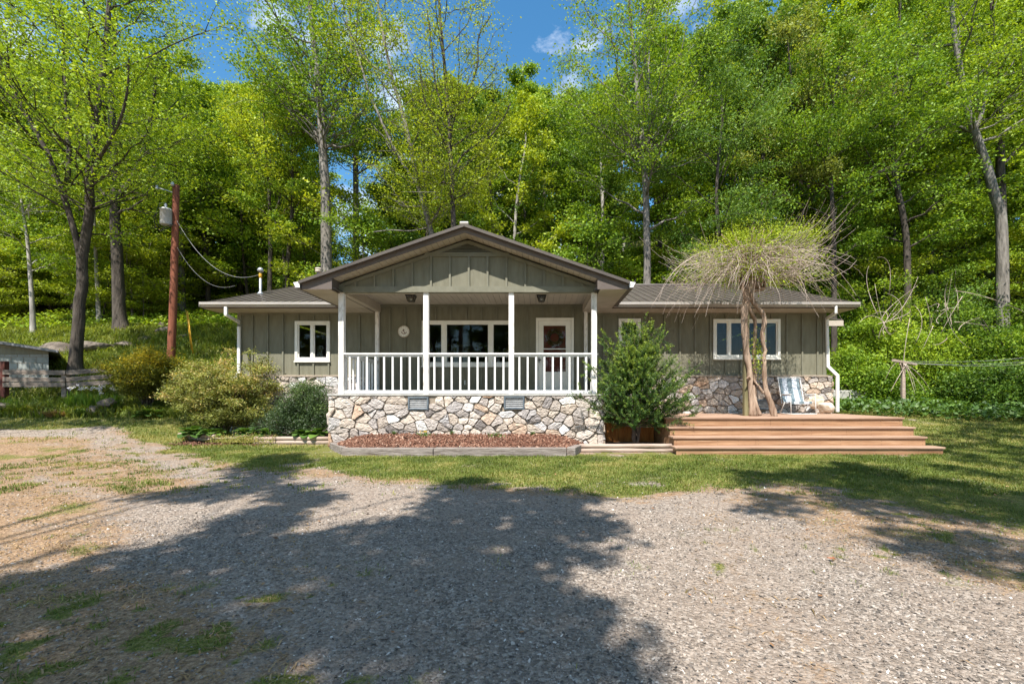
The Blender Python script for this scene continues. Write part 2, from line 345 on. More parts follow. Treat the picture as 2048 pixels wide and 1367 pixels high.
GX, GY = np.meshgrid(gx, gy); GZ = gh(GX, GY)
gg, gd = masks(GX.ravel(), GY.ravel())
nx, ny = len(gx), len(gy); idx = np.arange(nx*ny).reshape(ny, nx)
F = np.stack([idx[:-1,:-1], idx[:-1,1:], idx[1:,1:], idx[1:,:-1]], -1).reshape(-1, 4)
def ground_mat():
    m, nt, p = newmat('gravel, dirt and turf'); L = nt.links.new
    tc = N(nt, 'ShaderNodeTexCoord')
    def noise(s, d=6, r=.65):
        n = N(nt, 'ShaderNodeTexNoise'); n.inputs['Scale'].default_value = s; n.inputs['Detail'].default_value = d; n.inputs['Roughness'].default_value = r
        L(tc.outputs['Object'], n.inputs['Vector']); return n
    def vor(s):
        v = N(nt, 'ShaderNodeTexVoronoi'); v.inputs['Scale'].default_value = s; v.inputs['Randomness'].default_value = 1
        L(tc.outputs['Object'], v.inputs['Vector']); return v
    v1 = vor(58); v2 = vor(33)
    sep = N(nt, 'ShaderNodeSeparateColor'); L(v1.outputs['Color'], sep.inputs[0])
    r1 = ramp(nt, [(0,(.055,.048,.042)),(.25,(.155,.13,.108)),(.5,(.255,.208,.168)),(.75,(.36,.302,.25)),(.93,(.47,.415,.36)),(1,(.58,.53,.48))])
    L(sep.outputs[0], r1.inputs[0])
    sep2 = N(nt, 'ShaderNodeSeparateColor'); L(v2.outputs['Color'], sep2.inputs[0])
    r2 = ramp(nt, [(0,(.13,.115,.10)),(.5,(.25,.2,.16)),(1,(.37,.315,.265))]); L(sep2.outputs[1], r2.inputs[0])
    mg = N(nt, 'ShaderNodeMixRGB'); mg.inputs[0].default_value = .35; L(r1.outputs[0], mg.inputs[1]); L(r2.outputs[0], mg.inputs[2])
    # fine dust between the stones, in broad patches
    nd = noise(1.3, 8, .7); rd = ramp(nt, [(.38,(0,0,0)),(.60,(1,1,1))]); L(nd.outputs[0], rd.inputs[0])
    dm = N(nt, 'ShaderNodeMath', operation='MULTIPLY'); dm.inputs[1].default_value = .6; L(rd.outputs[0], dm.inputs[0])
    n3 = noise(26, 5); dust = ramp(nt, [(.3,(.19,.14,.105)),(.7,(.36,.28,.22))]); L(n3.outputs[0], dust.inputs[0])
    m1 = N(nt, 'ShaderNodeMixRGB'); L(dm.outputs[0], m1.inputs[0]); L(mg.outputs[0], m1.inputs[1]); L(dust.outputs[0], m1.inputs[2])
    # dry thatch and soil
    n4 = noise(38, 7, .75); soil = ramp(nt, [(.32,(.10,.065,.038)),(.48,(.25,.16,.095)),(.6,(.38,.26,.16)),(.72,(.52,.42,.31))]); L(n4.outputs[0], soil.inputs[0])
    ad = N(nt, 'ShaderNodeAttribute', attribute_name='dirt'); n5 = noise(9, 7, .7)
    def thr(att, nse, amt, lo, hi):
        a = N(nt, 'ShaderNodeMath', operation='MULTIPLY_ADD'); a.inputs[1].default_value = amt; L(nse.outputs[0], a.inputs[0]); L(att.outputs['Fac'], a.inputs[2])
        q = N(nt, 'ShaderNodeMapRange'); q.inputs[1].default_value = lo; q.inputs[2].default_value = hi; L(a.outputs[0], q.inputs[0]); return q
    q1 = thr(ad, n5, 1.5, 1.0, 1.4)
    m2 = N(nt, 'ShaderNodeMixRGB'); L(q1.outputs[0], m2.inputs[0]); L(m1.outputs[0], m2.inputs[1]); L(soil.outputs[0], m2.inputs[2])
    ag = N(nt, 'ShaderNodeAttribute', attribute_name='grass'); n6 = noise(14, 7, .7)
    q2 = thr(ag, n6, .8, .75, 1.0)
    n7 = noise(45, 5, .7); turf = ramp(nt, [(.3,(.05,.06,.015)),(.5,(.13,.14,.03)),(.7,(.30,.24,.10))]); L(n7.outputs[0], turf.inputs[0])
    m3 = N(nt, 'ShaderNodeMixRGB'); L(q2.outputs[0], m3.inputs[0]); L(m2.outputs[0], m3.inputs[1]); L(turf.outputs[0], m3.inputs[2])
    L(m3.outputs[0], p.inputs['Base Color']); p.inputs['Roughness'].default_value = .95; p.inputs['Specular IOR Level'].default_value = .15
    b = N(nt, 'ShaderNodeBump'); b.inputs['Strength'].default_value = .9; b.inputs['Distance'].default_value = .012
    inv = N(nt, 'ShaderNodeMath', operation='MULTIPLY_ADD'); inv.inputs[1].default_value = -1; L(v1.outputs['Distance'], inv.inputs[0]); L(n7.outputs[0], inv.inputs[2])
    L(inv.outputs[0], b.inputs['Height']); L(b.outputs[0], p.inputs['Normal'])
    return m
ground = rawobj('ground', raw_mesh('ground', np.stack([GX.ravel(), GY.ravel(), GZ.ravel()], 1), F, 4,
    [('grass', gg, 'POINT'), ('dirt', gd, 'POINT')], [ground_mat()], True)); ground['kind'] = 'structure'

# ------------------------------------------------------------------ house
house = thing('house', 'single-storey olive board-and-batten house with brown metal roof and stone base', 'house')
DB, DP, DG, DE = 12.1, 9.9, 9.465, 11.5      # wall, porch post, porch gable front and main eave distances
XL, XR = -7.95, 7.65
FLOOR = 1.18
def wall_holes(mb, x0, x1, z0, z1, y0, y1, holes):
    xs = sorted({x0, x1, *[h[0] for h in holes], *[h[1] for h in holes]}); zs = sorted({z0, z1, *[h[2] for h in holes], *[h[3] for h in holes]})
    for a, b in zip(xs, xs[1:]):
        run = None
        for c, d in zip(zs, zs[1:]):
            mx_, mz_ = (a+b)/2, (c+d)/2
            hole = any(h[0] < mx_ < h[1] and h[2] < mz_ < h[3] for h in holes)
            if hole:
                if run: mb.box(a, b, y0, y1, run[0], run[1]); run = None
            else: run = (run[0], d) if run else (c, d)
        if run: mb.box(a, b, y0, y1, run[0], run[1])
def wx(px): return X(px, DB)
def wz(py): return Z(py, DB)
WIN = {'left': (wx(590.5), wx(660.5), wz(722), wz(642)), 'mid': (wx(844), wx(1027), wz(731.5), wz(641)),
       'bath': (wx(1237), wx(1281), wz(690), wz(637)), 'right': (wx(1426), wx(1560), wz(717), wz(638))}
DOOR = (wx(1072), wx(1147.5), FLOOR, wz(635.5))
WZ0, WZ1 = 1.66, 3.62
wall = MB(); holes = [tuple(v) for v in WIN.values()]+[DOOR]
shr = [(a+.04, b-.04, c+.04, d-.04) for a, b, c, d in holes[:-1]]+[(DOOR[0]+.04, DOOR[1]-.04, DOOR[2]-.01, DOOR[3]-.04)]
wall_holes(wall, XL, XR, WZ0, WZ1, DB, DB+.12, shr)
wall_holes(wall, XL+.001, XR-.001, FLOOR-.05, WZ0, DB+.003, DB+.12, shr)
wall.box(XL, XL+.12, DB+.12, 20.4, .8, 3.4); wall.box(XR-.12, XR, DB+.12, 20.4, .8, 3.4)
wall_holes(wall, XL, XR, .8, 3.4, 20.4, 20.5, [(-5.6, -4.6, 1.9, 3.0), (1.2, 3.6, 1.7, 3.0)])
wo = wall.build('wall', M['siding'], house)
bt = MB()
def clear(x, z0, z1):
    segs = [(z0, z1)]
    for a, b, c, d in holes:
        if a-.03 < x < b+.03:
            ns_ = []
            for s0, s1 in segs:
                if c <= s0 and d >= s1: continue
                if c > s0: ns_.append((s0, min(c, s1)))
                if d < s1: ns_.append((max(d, s0), s1))
            segs = [q for q in ns_ if q[1]-q[0] > .02]
    return segs
x = XL+.38
while x < XR-.1:
    inporch = -4.3 < x < 1.35
    top = 3.50 if inporch else 3.33
    for s0, s1 in clear(x, FLOOR if inporch else 1.69, top): bt.box(x-.021, x+.021, DB-.034, DB+.001, s0, s1)
    x += .4055
for x0, x1, zt in ((XL, -4.3, 3.34), (-4.2, 1.25, 3.57), (1.33, XR, 3.34)): bt.box(x0, x1, DB-.02, DB+.001, zt-.06, zt+.01)
bt.box(XL-.02, XL+.09, DB-.022, DB+.05, 1.69, 3.33); bt.box(XR-.07, XR+.02, DB-.022, DB+.05, 1.69, 3.33)
bt.build('batten', M['siding_trim'], house)
# interior
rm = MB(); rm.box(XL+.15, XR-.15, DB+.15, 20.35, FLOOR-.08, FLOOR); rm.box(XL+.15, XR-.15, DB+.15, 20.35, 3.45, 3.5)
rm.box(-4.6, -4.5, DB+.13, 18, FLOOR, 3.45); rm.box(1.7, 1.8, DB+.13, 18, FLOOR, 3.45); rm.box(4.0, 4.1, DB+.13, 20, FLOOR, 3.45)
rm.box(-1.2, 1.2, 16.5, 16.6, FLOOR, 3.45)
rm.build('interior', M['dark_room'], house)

# --- windows
def window(name, box, mull, fw=.075, y=DB, rails=(), dep=.035):
    a, b, c, d = box; f = MB()
    yo = y-dep
    f.box(a, b, yo, y+.05, d-fw, d); f.box(a, b, yo, y+.05, c, c+fw); f.box(a, a+fw, yo, y+.05, c+fw, d-fw); f.box(b-fw, b, yo, y+.05, c+fw, d-fw)
    f.box(a-.012, b+.012, yo-.025, y, c-.03, c)
    for m0, w_ in mull: f.box(m0-w_/2, m0+w_/2, yo+.012, y+.05, c+fw, d-fw)
    fo = f.build(name, M['vinyl'], house, bevel=.004)
    edges = [a+fw]+[q for m0, w_ in mull for q in (m0-w_/2, m0+w_/2)]+[b-fw]
    for i in range(0, len(edges), 2):
        s = MB(); e0, e1 = edges[i], edges[i+1]; t = .028
        s.box(e0, e1, y-.004, y+.03, c+fw, c+fw+t); s.box(e0, e1, y-.004, y+.03, d-fw-t, d-fw); s.box(e0, e0+t, y-.004, y+.03, c+fw+t, d-fw-t); s.box(e1-t, e1, y-.004, y+.03, c+fw+t, d-fw-t)
        so = s.build('sash', M['vinyl'], fo)
        g = MB(); g.add([(e0+t, y+.016, c+fw+t), (e1-t, y+.016, c+fw+t), (e1-t, y+.016, d-fw-t), (e0+t, y+.016, d-fw-t)], [(0,1,2,3)]); g.build('pane', M['glass'], fo)
    return fo
window('window', WIN['left'], [(wx(625), .06)])['label'] = 'two-pane sliding window with white frame left of the porch'
window('window', WIN['mid'], [(wx(888), .09), (wx(981.5), .09)])['label'] = 'wide three-part front window behind the porch railing'
window('window', WIN['bath'], [])['label'] = 'small white window behind the yew'
window('window', WIN['right'], [(wx(1458), .06), (wx(1528), .06)])['label'] = 'three-part window behind the wisteria trunks'
# faint inner frame of the big window
# --- door
a, b, c, d = DOOR; df = MB(); y = DB
df.box(a, a+.07, y-.035, y+.06, c, d); df.box(b-.07, b, y-.035, y+.06, c, d); df.box(a+.07, b-.07, y-.035, y+.06, d-.07, d)
dfo = df.build('door_frame', M['vinyl'], house, bevel=.004)
gx0, gx1 = wx(1087), wx(1131.5); z0, z1 = wz(743), wz(651); zm = wz(697.5)
sd_ = MB(); i0, i1 = a+.075, b-.075
wall_holes(sd_, i0, i1, c+.01, d-.075, y-.02, y+.015, [(gx0, gx1, z0, z1)])
sd_.box(gx0, gx1, y-.018, y+.012, zm-.013, zm+.013)
sd_.box(gx0-.01, gx1+.01, y-.026, y-.02, c+.2, c+.235); 
door = sd_.build('storm_door', M['vinyl'], house, bevel=.003)
g = MB(); g.add([(gx0, y, z0), (gx1, y, z0), (gx1, y, z1), (gx0, y, z1)], [(0,1,2,3)]); g.build('pane', M['glass'], door)
h = MB(); h.box(wx(1078)-.012, wx(1078)+.012, y-.05, y-.02, wz(725), wz(715)); h.box(wx(1078)-.02, wx(1078)+.05, y-.075, y-.05, wz(721), wz(719)); h.build('handle', M['black'], door, bevel=.004)
idr = MB(); idr.box(i0, i1, y+.065, y+.1, c+.01, d-.075)
idr.build('inner_door', M['red_door'], house)
# wreath on the inner door, seen through the storm door
wr_c = ((gx0+gx1)/2, y+.045, (wz(655)+wz(694))/2)
def leafquads(C, s, nrm, tan, wr=.5):
    b = np.cross(nrm, tan); t = tan*s[:, None]/2; b = b*s[:, None]*wr/2
    return np.stack([C-t, C-t*.05+b, C+t, C-t*.05-b], 1).reshape(-1, 3)
def randdir(n, up=0.0, r=rng):
    v = r.normal(size=(n, 3)); v /= np.linalg.norm(v, axis=1, keepdims=True); v[:, 2] += up
    return v/np.linalg.norm(v, axis=1, keepdims=True)
def leaves(C, s, up=.7, wr=.5, r=rng, tdir=None, v=None):
    n = len(C); nrm = randdir(n, up, r); t = r.normal(size=(n, 3)) if tdir is None else tdir+r.normal(size=(n, 3))*.35
    t = t-nrm*np.sum(t*nrm, 1, keepdims=True); t /= np.maximum(np.linalg.norm(t, axis=1, keepdims=True), 1e-6)
    V = leafquads(C, np.asarray(s)*np.ones(n), nrm, t, wr)
    return V, (v if v is not None else np.clip(r.normal(.5, .2, n), 0, 1))
def leafobj(name, V, v, mat, parent=None, loc=None):
    F = np.arange(len(V)).reshape(-1, 4)
    return rawobj(name, raw_mesh(name, V, F, 4, [('v', v, 'FACE')], [mat]), parent, loc)
wreath = thing('wreath', 'dried grass wreath hanging on the dark red front door', 'wreath', wr_c)
n = 1500; an = rng.random(n)*2*math.pi; rr = .12+rng.random(n)**.8*.12; C = np.stack([rr*np.cos(an), rng.normal(0, .012, n), rr*np.sin(an)], 1)
td = np.stack([np.cos(an+.7), 0*an, np.sin(an+.7)], 1); V, v = leaves(C, rng.uniform(.03, .07, n), 0, .2, tdir=td*2)
V[:, 1] = np.clip(V[:, 1], -.03, .03); leafobj('straw', V, v, leaf_mat('wreath straw', (.08,.04,.02), (.2,.12,.06), (.33,.22,.12), .1), wreath)
rg = MB(); an = np.linspace(0, 2*math.pi, 33); rg.tube(np.stack([.13*np.cos(an), 0*an, .13*np.sin(an)], 1)+np.array(wr_c), .018, 6, False); rg.build('ring', M['twig_d'], wreath, True)

# --- stone base
def stone_panel(mb, mort, x0, x1, z0, z1, yf, cell=.22, holes=(), plane='y', topf=None, depth=.05, r=None, yd=1, botf=None):
    """irregular fitted stones on a wall; coordinates (u along the wall, z up)"""
    r = r or rng; pts = []
    nu = int((x1-x0)/cell)+1; nz = max(2, int(round((z1-z0)/(cell*.68))))
    for i in range(-1, nu+1):
        for j in range(-1, nz+1):
            pts.append((x0+(i+.5+r.uniform(-.42, .42)+.5*(j % 2))*(x1-x0)/nu, z0+(j+.5+r.uniform(-.40, .40))*(z1-z0)/nz))
    keep = [p for p in pts if r.random() > .27]; pts = np.array(keep)
    asp = 1.35
    for k, p in enumerate(pts):
        u0, w0 = p; poly = [(x0, z0), (x1, z0), (x1, z1), (x0, z1)]
        dd = np.hypot((pts[:, 0]-u0)/asp, pts[:, 1]-w0); near = np.argsort(dd)[1:16]
        for q in near:
            qx, qz = pts[q]; mxq, mzq = (u0+qx)/2, (w0+qz)/2; nx_, nz_ = (qx-u0)/asp**2, qz-w0
            out_ = []
            for i in range(len(poly)):
                A, B = poly[i], poly[(i+1) % len(poly)]
                da = (A[0]-mxq)*nx_+(A[1]-mzq)*nz_; db = (B[0]-mxq)*nx_+(B[1]-mzq)*nz_
                if da <= 0: out_.append(A)
                if (da < 0) != (db < 0) and da != db:
                    t = da/(da-db); out_.append((A[0]+(B[0]-A[0])*t, A[1]+(B[1]-A[1])*t))
            poly = out_
            if len(poly) < 3: break
        if len(poly) < 3: continue
        pl = np.array(poly); cx, cz = pl.mean(0)
        ar = abs(sum(pl[i][0]*pl[(i+1) % len(pl)][1]-pl[(i+1) % len(pl)][0]*pl[i][1] for i in range(len(pl)))/2)
        if ar < .003: continue
        if any(h[0]-.02 < cx < h[1]+.02 and h[2]-.02 < cz < h[3]+.02 for h in holes): continue
        if topf and cz > topf(cx): continue
        # resample the outline, round its corners, shrink for the joint
        seg = np.vstack([pl, pl[:1]]); dl = np.r_[0, np.cumsum(np.hypot(*np.diff(seg, axis=0).T))]
        m = max(12, min(26, int(dl[-1]/.042))); s = np.linspace(0, dl[-1], m, endpoint=False)
        ring = np.stack([np.interp(s, dl, seg[:, 0]), np.interp(s, dl, seg[:, 1])], 1)
        ring = .84*ring+.08*np.roll(ring, 1, 0)+.08*np.roll(ring, -1, 0)
        c_ = np.array([cx, cz]); dv = ring-c_; rl = np.hypot(dv[:, 0], dv[:, 1])[:, None]
        ring = c_+dv*np.clip((rl-.008+r.uniform(-.009, .005, (m, 1)))/rl, .3, 1)
        for h in holes:
            for q in ring:
                if h[0] < q[0] < h[1] and h[2] < q[1] < h[3]:
                    ds = [abs(q[0]-h[0]), abs(q[0]-h[1]), abs(q[1]-h[2]), abs(q[1]-h[3])]; e = int(np.argmin(ds)); q[0 if e < 2 else 1] = h[e]
        pr = depth*r.uniform(.5, 1.15); tilt = r.uniform(-.2, .2, 2); vs = []
        lev = [(1.0, -.04), (1.0, pr*.7), (.95, pr*.95), (.72, pr*1.0), (.38, pr*1.04)]
        for sc, dp in lev:
            for q in ring:
                w_ = c_+(q-c_)*sc; rough_ = r.normal(0, .005) if sc < 1 else 0
                o_ = dp+rough_+(tilt[0]*(w_[0]-cx)+tilt[1]*(w_[1]-cz))*(1 if dp > 0 else 0)
                vs.append((w_[0], o_, w_[1]))
        vs.append((cx, pr*1.13, cz)); K = len(lev)
        V = [(a_, yf-yd*o_, b_) if plane == 'y' else (yf-yd*o_, a_, b_) for a_, o_, b_ in vs]
        fs = [(i*m+j, i*m+(j+1) % m, (i+1)*m+(j+1) % m, (i+1)*m+j) for i in range(K-1) for j in range(m)]+[((K-1)*m+j, (K-1)*m+(j+1) % m, K*m) for j in range(m)]
        # facing: outline is counter-clockwise in (u, z)
        if (plane == 'x' and yd > 0) or (plane == 'y' and yd < 0): fs = [f[::-1] for f in fs]
        col = r.choice([.05, .14, .2, .28, .36, .44, .52, .6, .7, .78, .86, .92, 1.0], p=[.03,.08,.09,.12,.10,.12,.13,.08,.04,.07,.07,.04,.03])+r.uniform(-.02, .02)
        mb.add(V, fs, float(np.clip(col, .01, 1)))
SB = 9.78
vents = [(X(817, SB), X(858, SB), Z(819, SB), Z(793, SB)), (X(1008, SB), X(1049, SB), Z(818, SB), Z(792, SB))]
XS0, XS1 = X(658, SB), X(1207, SB)
st = MB(); rs = np.random.default_rng(5)
stone_panel(st, None, XS0, XS1, -.05, 1.13, SB, .225, vents, r=rs)
stone_panel(st, None, SB+.02, DB, -.05, 1.13, XS0, .27, plane='x', r=rs)
stone_panel(st, None, SB+.02, DB, -.05, 1.13, XS1, .27, plane='x', yd=-1, r=rs)
v3 = (X(1512, DB-.1), X(1542, DB-.1), .78, 1.05)
stone_panel(st, None, XL-.08, XS0-.02, -.05, 1.66, DB-.12, .24, r=rs)
stone_panel(st, None, XS1+.02, XR+.12, .1, 1.66, DB-.12, .23, [v3], r=rs)
so = st.build('stone_foundation', M['stone'], house, smooth=False)
mo = MB(); mo.box(XS0+.02, XS1-.02, SB+.005, DB-.01, -.3, 1.14); mo.box(XL-.06, XS0, DB-.115, DB+.3, -.3, 1.665); mo.box(XS1, XR+.10, DB-.115, DB+.3, -.3, 1.665)
mo.box(XL-.03, XL+.1, DB+.3, 20.5, -.3, 1.3); mo.box(XR-.1, XR+.05, DB+.3, 20.5, -.3, 1.3)
# sloping mortar caps
for a_, b_ in ((XL-.09, XS0), (XS1, XR+.13)):
    mo.add([(a_, DB-.17, 1.64), (b_, DB-.17, 1.64), (b_, DB-.17, 1.665), (a_, DB-.17, 1.665), (a_, DB+.01, 1.70), (b_, DB+.01, 1.70), (b_, DB+.01, 1.64), (a_, DB+.01, 1.64)], [(0,1,2,3),(3,2,5,4),(4,5,6,7),(0,3,4,7),(1,6,5,2),(0,7,6,1)])
mo.build('mortar', M['mortar'], house)
fl = MB(); fl.box(XS0-.03, XS1+.03, SB-.03, DB+.11, 1.14, FLOOR); fl.build('porch_floor', M['concrete'], house, bevel=.008)
def vent(bx, yf):
    a, b, c, d = bx; f = MB(); t = .035
    f.box(a, b, yf-.06, yf+.02, d-t, d); f.box(a, b, yf-.06, yf+.02, c, c+t); f.box(a, a+t, yf-.06, yf+.02, c+t, d-t); f.box(b-t, b, yf-.06, yf+.02, c+t, d-t)
    fo = f.build('foundation_vent', rough_mat('slate blue metal', (.07,.09,.11), (.14,.165,.185), 9, rough=.6), house, bevel=.004)
    s = MB(); n = 5
    for i in range(n):
        z = c+t+(d-c-2*t)*(i+.5)/n; s.add([(a+t, yf-.045, z-.016), (b-t, yf-.045, z-.016), (b-t, yf-.012, z+.014), (a+t, yf-.012, z+.014)], [(0,1,2,3)])
    s.box(a+t, b-t, yf-.004, yf+.006, c+t, d-t); s.build('louvre', M['metal'], fo)
for v_ in vents: vent(v_, SB)
vent(v3, DB-.12)

# --- roofs
EZ, RZ, RD = 3.50, 5.02, 16.0
RXL, RXR = X(405, DE), X(1714, DE)
slope = (RZ-EZ)/(RD-DE)
PX0, PX1, PXC, PRZ = -4.92, 1.89, -1.515, 4.675
def rz(y): return EZ+(y-DE)*slope
YV = DE+(PRZ-EZ)/slope          # where the porch ridge meets the main slope
rf = MB(); th = .05
# main roof front slope, in three pieces round the porch roof, and back slope
rf.slab([(RXL, DE, EZ), (PX0, DE, EZ), (PXC, YV, PRZ-.004), (PXC, RD, RZ), (RXL, RD, RZ)], th)
rf.slab([(PX1, DE, EZ), (RXR, DE, EZ), (RXR, RD, RZ), (PXC+.002, RD, RZ), (PXC+.002, YV, PRZ-.004)], th)
rf.slab([(RXL, RD+.003, RZ), (RXR, RD+.003, RZ), (RXR, RD+5, EZ-.1), (RXL, RD+5, EZ-.1)], th)
def rib(a, b): rf.bar(np.array(a)+[0,0,.008], np.array(b)+[0,0,.008], .035, .022)
x = RXL+.12
while x < RXR-.05:
    if x < PX0-.02 or x > PX1+.02: y0 = DE-.02; rib((x, y0, rz(y0)), (x, RD, RZ))
    elif abs(x-PXC) > .06:
        t = (x-PX0)/(PXC-PX0) if x < PXC else (PX1-x)/(PX1-PXC); yv = DE+(YV-DE)*t+.03; rib((x, yv, rz(yv)), (x, RD, RZ))
    x += .229
rf.tube([(RXL, RD, RZ+.02), (RXR, RD, RZ+.02)], .05, 8)
roof = rf.build('roof', M['roof'], house); roof['label'] = 'brown ribbed metal main roof'
rf = MB(); YR = DG-.04
def pz(x): return PRZ-(PRZ-EZ)*abs(x-PXC)/(PX1-PXC)
rf.slab([(PX0, YR, EZ), (PXC, YR, PRZ), (PXC, YV, PRZ), (PX0, DE, EZ+.004)], .03)
rf.slab([(PXC, YR, PRZ), (PX1, YR, EZ), (PX1, DE, EZ+.004), (PXC, YV, PRZ)], .03)
y = YR+.1
while y < YV-.1:
    for sx in (PX0, PX1):
        t0 = 0 if y < DE else (y-DE)/(YV-DE); x0 = sx+(PXC-sx)*t0; rib((x0, y, pz(x0)+.006), (PXC, y, PRZ+.006))
    y += .229
rf.tube([(PXC, YR-.01, PRZ+.015), (PXC, YV, PRZ+.015)], .055, 8)
for sx in (PX0-.02, PX1+.02):      # folded metal rake trim
    q = (PRZ-EZ)/(PX1-PXC); A = np.array((sx, YR-.02, pz(sx)-.012)); B = np.array((PXC, YR-.02, PRZ-.012)); rf.bar(A, B, .045, .06, up=(0,0,1))
roof2 = rf.build('porch_roof', M['roof'], house)
cp = MB(); cp.box(PXC-.09, PXC+.09, YR-.05, YR+.1, PRZ+.0, PRZ+.055); cp.build('ridge_cap', M['gutter'], roof2, bevel=.01)
fa = MB()
for s, sx in ((-1, PX0), (1, PX1)):    # rake fascia, raked soffit, boxed return
    e = .105
    fa.add([(sx, DG, EZ-.02), (PXC, DG, PRZ-.035), (PXC, DG, PRZ-.035-e), (sx, DG, EZ-.02-.12), (sx, DG+.02, EZ-.02), (PXC, DG+.02, PRZ-.035), (PXC, DG+.02, PRZ-.035-e), (sx, DG+.02, EZ-.14)],
           [(0,1,2,3) if s > 0 else (3,2,1,0), (4,5,6,7), (2,3,7,6), (0,3,7,4)])
    gxr = -4.28 if s < 0 else 1.25
    ztop = pz(gxr)-.05-e
    fa.add([(sx, DG+.004, EZ-.13), (gxr, DG+.004, ztop+.04), (gxr, DG+.004, 3.355), (sx, DG+.004, 3.355), (gxr, DP-.04, ztop+.04), (gxr, DP-.04, 3.355)], [(0,1,2,3) if s > 0 else (3,2,1,0), (1,4,5,2)])
    fa.box(sx-.012, sx+.012, DG, DE+.3, 3.355, EZ-.035)
fa.box(RXL, PX0, DE+.002, DE+.022, 3.35, EZ-.05); fa.box(PX1, RXR, DE+.002, DE+.022, 3.35, EZ-.05)
for xx in (RXL, RXR-.02):
    fa.add([(xx, DE, 3.35), (xx, DE, EZ-.05), (xx, RD, RZ-.05), (xx, RD, RZ-.22), (xx+.02, DE, 3.35), (xx+.02, DE, EZ-.05), (xx+.02, RD, RZ-.05), (xx+.02, RD, RZ-.22)], [(0,1,2,3), (7,6,5,4), (0,4,5,1), (0,3,7,4)])
fa.build('fascia', M['fascia'], house)
# soffits: separate boards with grooves between
sf = MB()
def boards_x(x0, x1, y0, y1, z, w_, gap=.008):      # boards running along x
    y = y0
    while y < y1-.01: sf.box(x0, x1, y, min(y+w_-gap, y1), z, z+.012); y += w_
def boards_y(x0, x1, y0, y1, z, w_, gap=.008):
    x = x0
    while x < x1-.01: sf.box(x, min(x+w_-gap, x1), y0, y1, z, z+.012); x += w_
SZ = 3.345
boards_x(PX0+.015, -4.32, DG+.02, DB-.6, SZ+.01, .15); boards_x(1.31, PX1-.015, DG+.02, DB-.6, SZ+.01, .15)
boards_y(RXL+.02, -4.32, DE+.02, DB, SZ, .2); boards_y(1.31, RXR-.02, DE+.02, DB, SZ, .2)
boards_y(-4.18, 1.20, DP+.05, DB, 3.575, .148)
for sx in (-1, 1):                                  # raked soffit boards, seen from below
    n_ = 23; a_ = PXC; b_ = -4.28 if sx < 0 else 1.25
    for i in range(n_):
        u0 = a_+(b_-a_)*i/n_; u1 = a_+(b_-a_)*(i+.93)/n_; zz = lambda u: pz(u)-.035-.097
        sf.hexa([(u0, DG+.02, zz(u0)), (u1, DG+.02, zz(u1)), (u1, DP-.03, zz(u1)), (u0, DP-.03, zz(u0)), (u0, DG+.02, zz(u0)+.01), (u1, DG+.02, zz(u1)+.01), (u1, DP-.03, zz(u1)+.01), (u0, DP-.03, zz(u0)+.01)])
sf.build('soffit', M['soffit'], house)
gr = MB(); gr.box(-4.2, 1.22, DP, DB, 3.592, 3.61); gr.box(RXL+.02, -4.32, DE+.03, DB, SZ+.016, SZ+.03); gr.box(1.33, RXR-.02, DE+.03, DB, SZ+.016, SZ+.03)
gr.box(PX0+.02, -4.2, DG+.03, DE, SZ+.03, SZ+.045); gr.box(1.2, PX1-.02, DG+.03, DE, SZ+.03, SZ+.045); gr.build('soffit_backing', M['black'], house)
# --- porch gable wall
GY0 = DP-.05
ga = MB(); zb = 3.385; gl, gr_ = -4.28, 1.25
def gzt(x): return pz(x)-.17
zt_l = gzt(gl)
ga.add([(gl, GY0, zb), (gr_, GY0, zb), (gr_, GY0, gzt(gr_)), (PXC, GY0, gzt(PXC)), (gl, GY0, gzt(gl)), (gl, GY0+.1, zb), (gr_, GY0+.1, zb), (gr_, GY0+.1, gzt(gr_)), (PXC, GY0+.1, gzt(PXC)), (gl, GY0+.1, gzt(gl))],
       [(0,1,2,3,4), (9,8,7,6,5), (0,5,6,1)])
gable = ga.build('gable', M['siding'], house)
gb = MB(); gb.box(gl-.005, gr_+.005, GY0-.045, GY0+.1, zb-.012, zb+.115)
zl = Z(507, DP)
gb.box(X(862, DP)-.12, X(1007, DP)+.12, GY0-.028, GY0, zl-.085, zl)
for sx in (-1, 1):
    b_ = gl if sx < 0 else gr_
    gb.bar((PXC+sx*.01, GY0-.012, gzt(PXC)-.04), (b_, GY0-.012, gzt(b_)-.04),   .026, .075)
x = PXC-.405*6+.0
for i in range(-6, 7):
    x = PXC+.0+i*.407+.03
    if gl+.1 < x < gr_-.1:
        zt = min(gzt(x)-.07, zl-.08)
        gb.box(x-.021, x+.021, GY0-.036, GY0, zb+.115, zt)
gb.build('trim', M['siding_trim'], gable)
lv = MB(); zz0, zz1 = zl+.005, gzt(PXC)-.06; n_ = 7; half = lambda z: max(.02, (gzt(PXC)-.06-z)/((PRZ-EZ)/(PX1-PXC)))
for i in range(n_):
    z = zz0+(zz1-zz0)*i/n_; h_ = half(z+.02); h2 = half(z+.035)
    lv.add([(PXC-h_, GY0-.03, z), (PXC+h_, GY0-.03, z), (PXC+h2, GY0-.012, z+.016), (PXC-h2, GY0-.012, z+.016), (PXC-h_, GY0-.03, z-.006), (PXC+h_, GY0-.03, z-.006)], [(0,1,2,3), (4,5,1,0)])
lv.build('louvre_vent', M['siding_trim'], gable)
lb = MB(); lb.add([(PXC-half(zz0), GY0-.004, zz0), (PXC+half(zz0), GY0-.004, zz0), (PXC, GY0-.004, zz1)], [(0,1,2)]); lb.build('vent_shade_sheet', M['black'], gable)  # black sheet paints in the shade behind the slats; wall is uncut
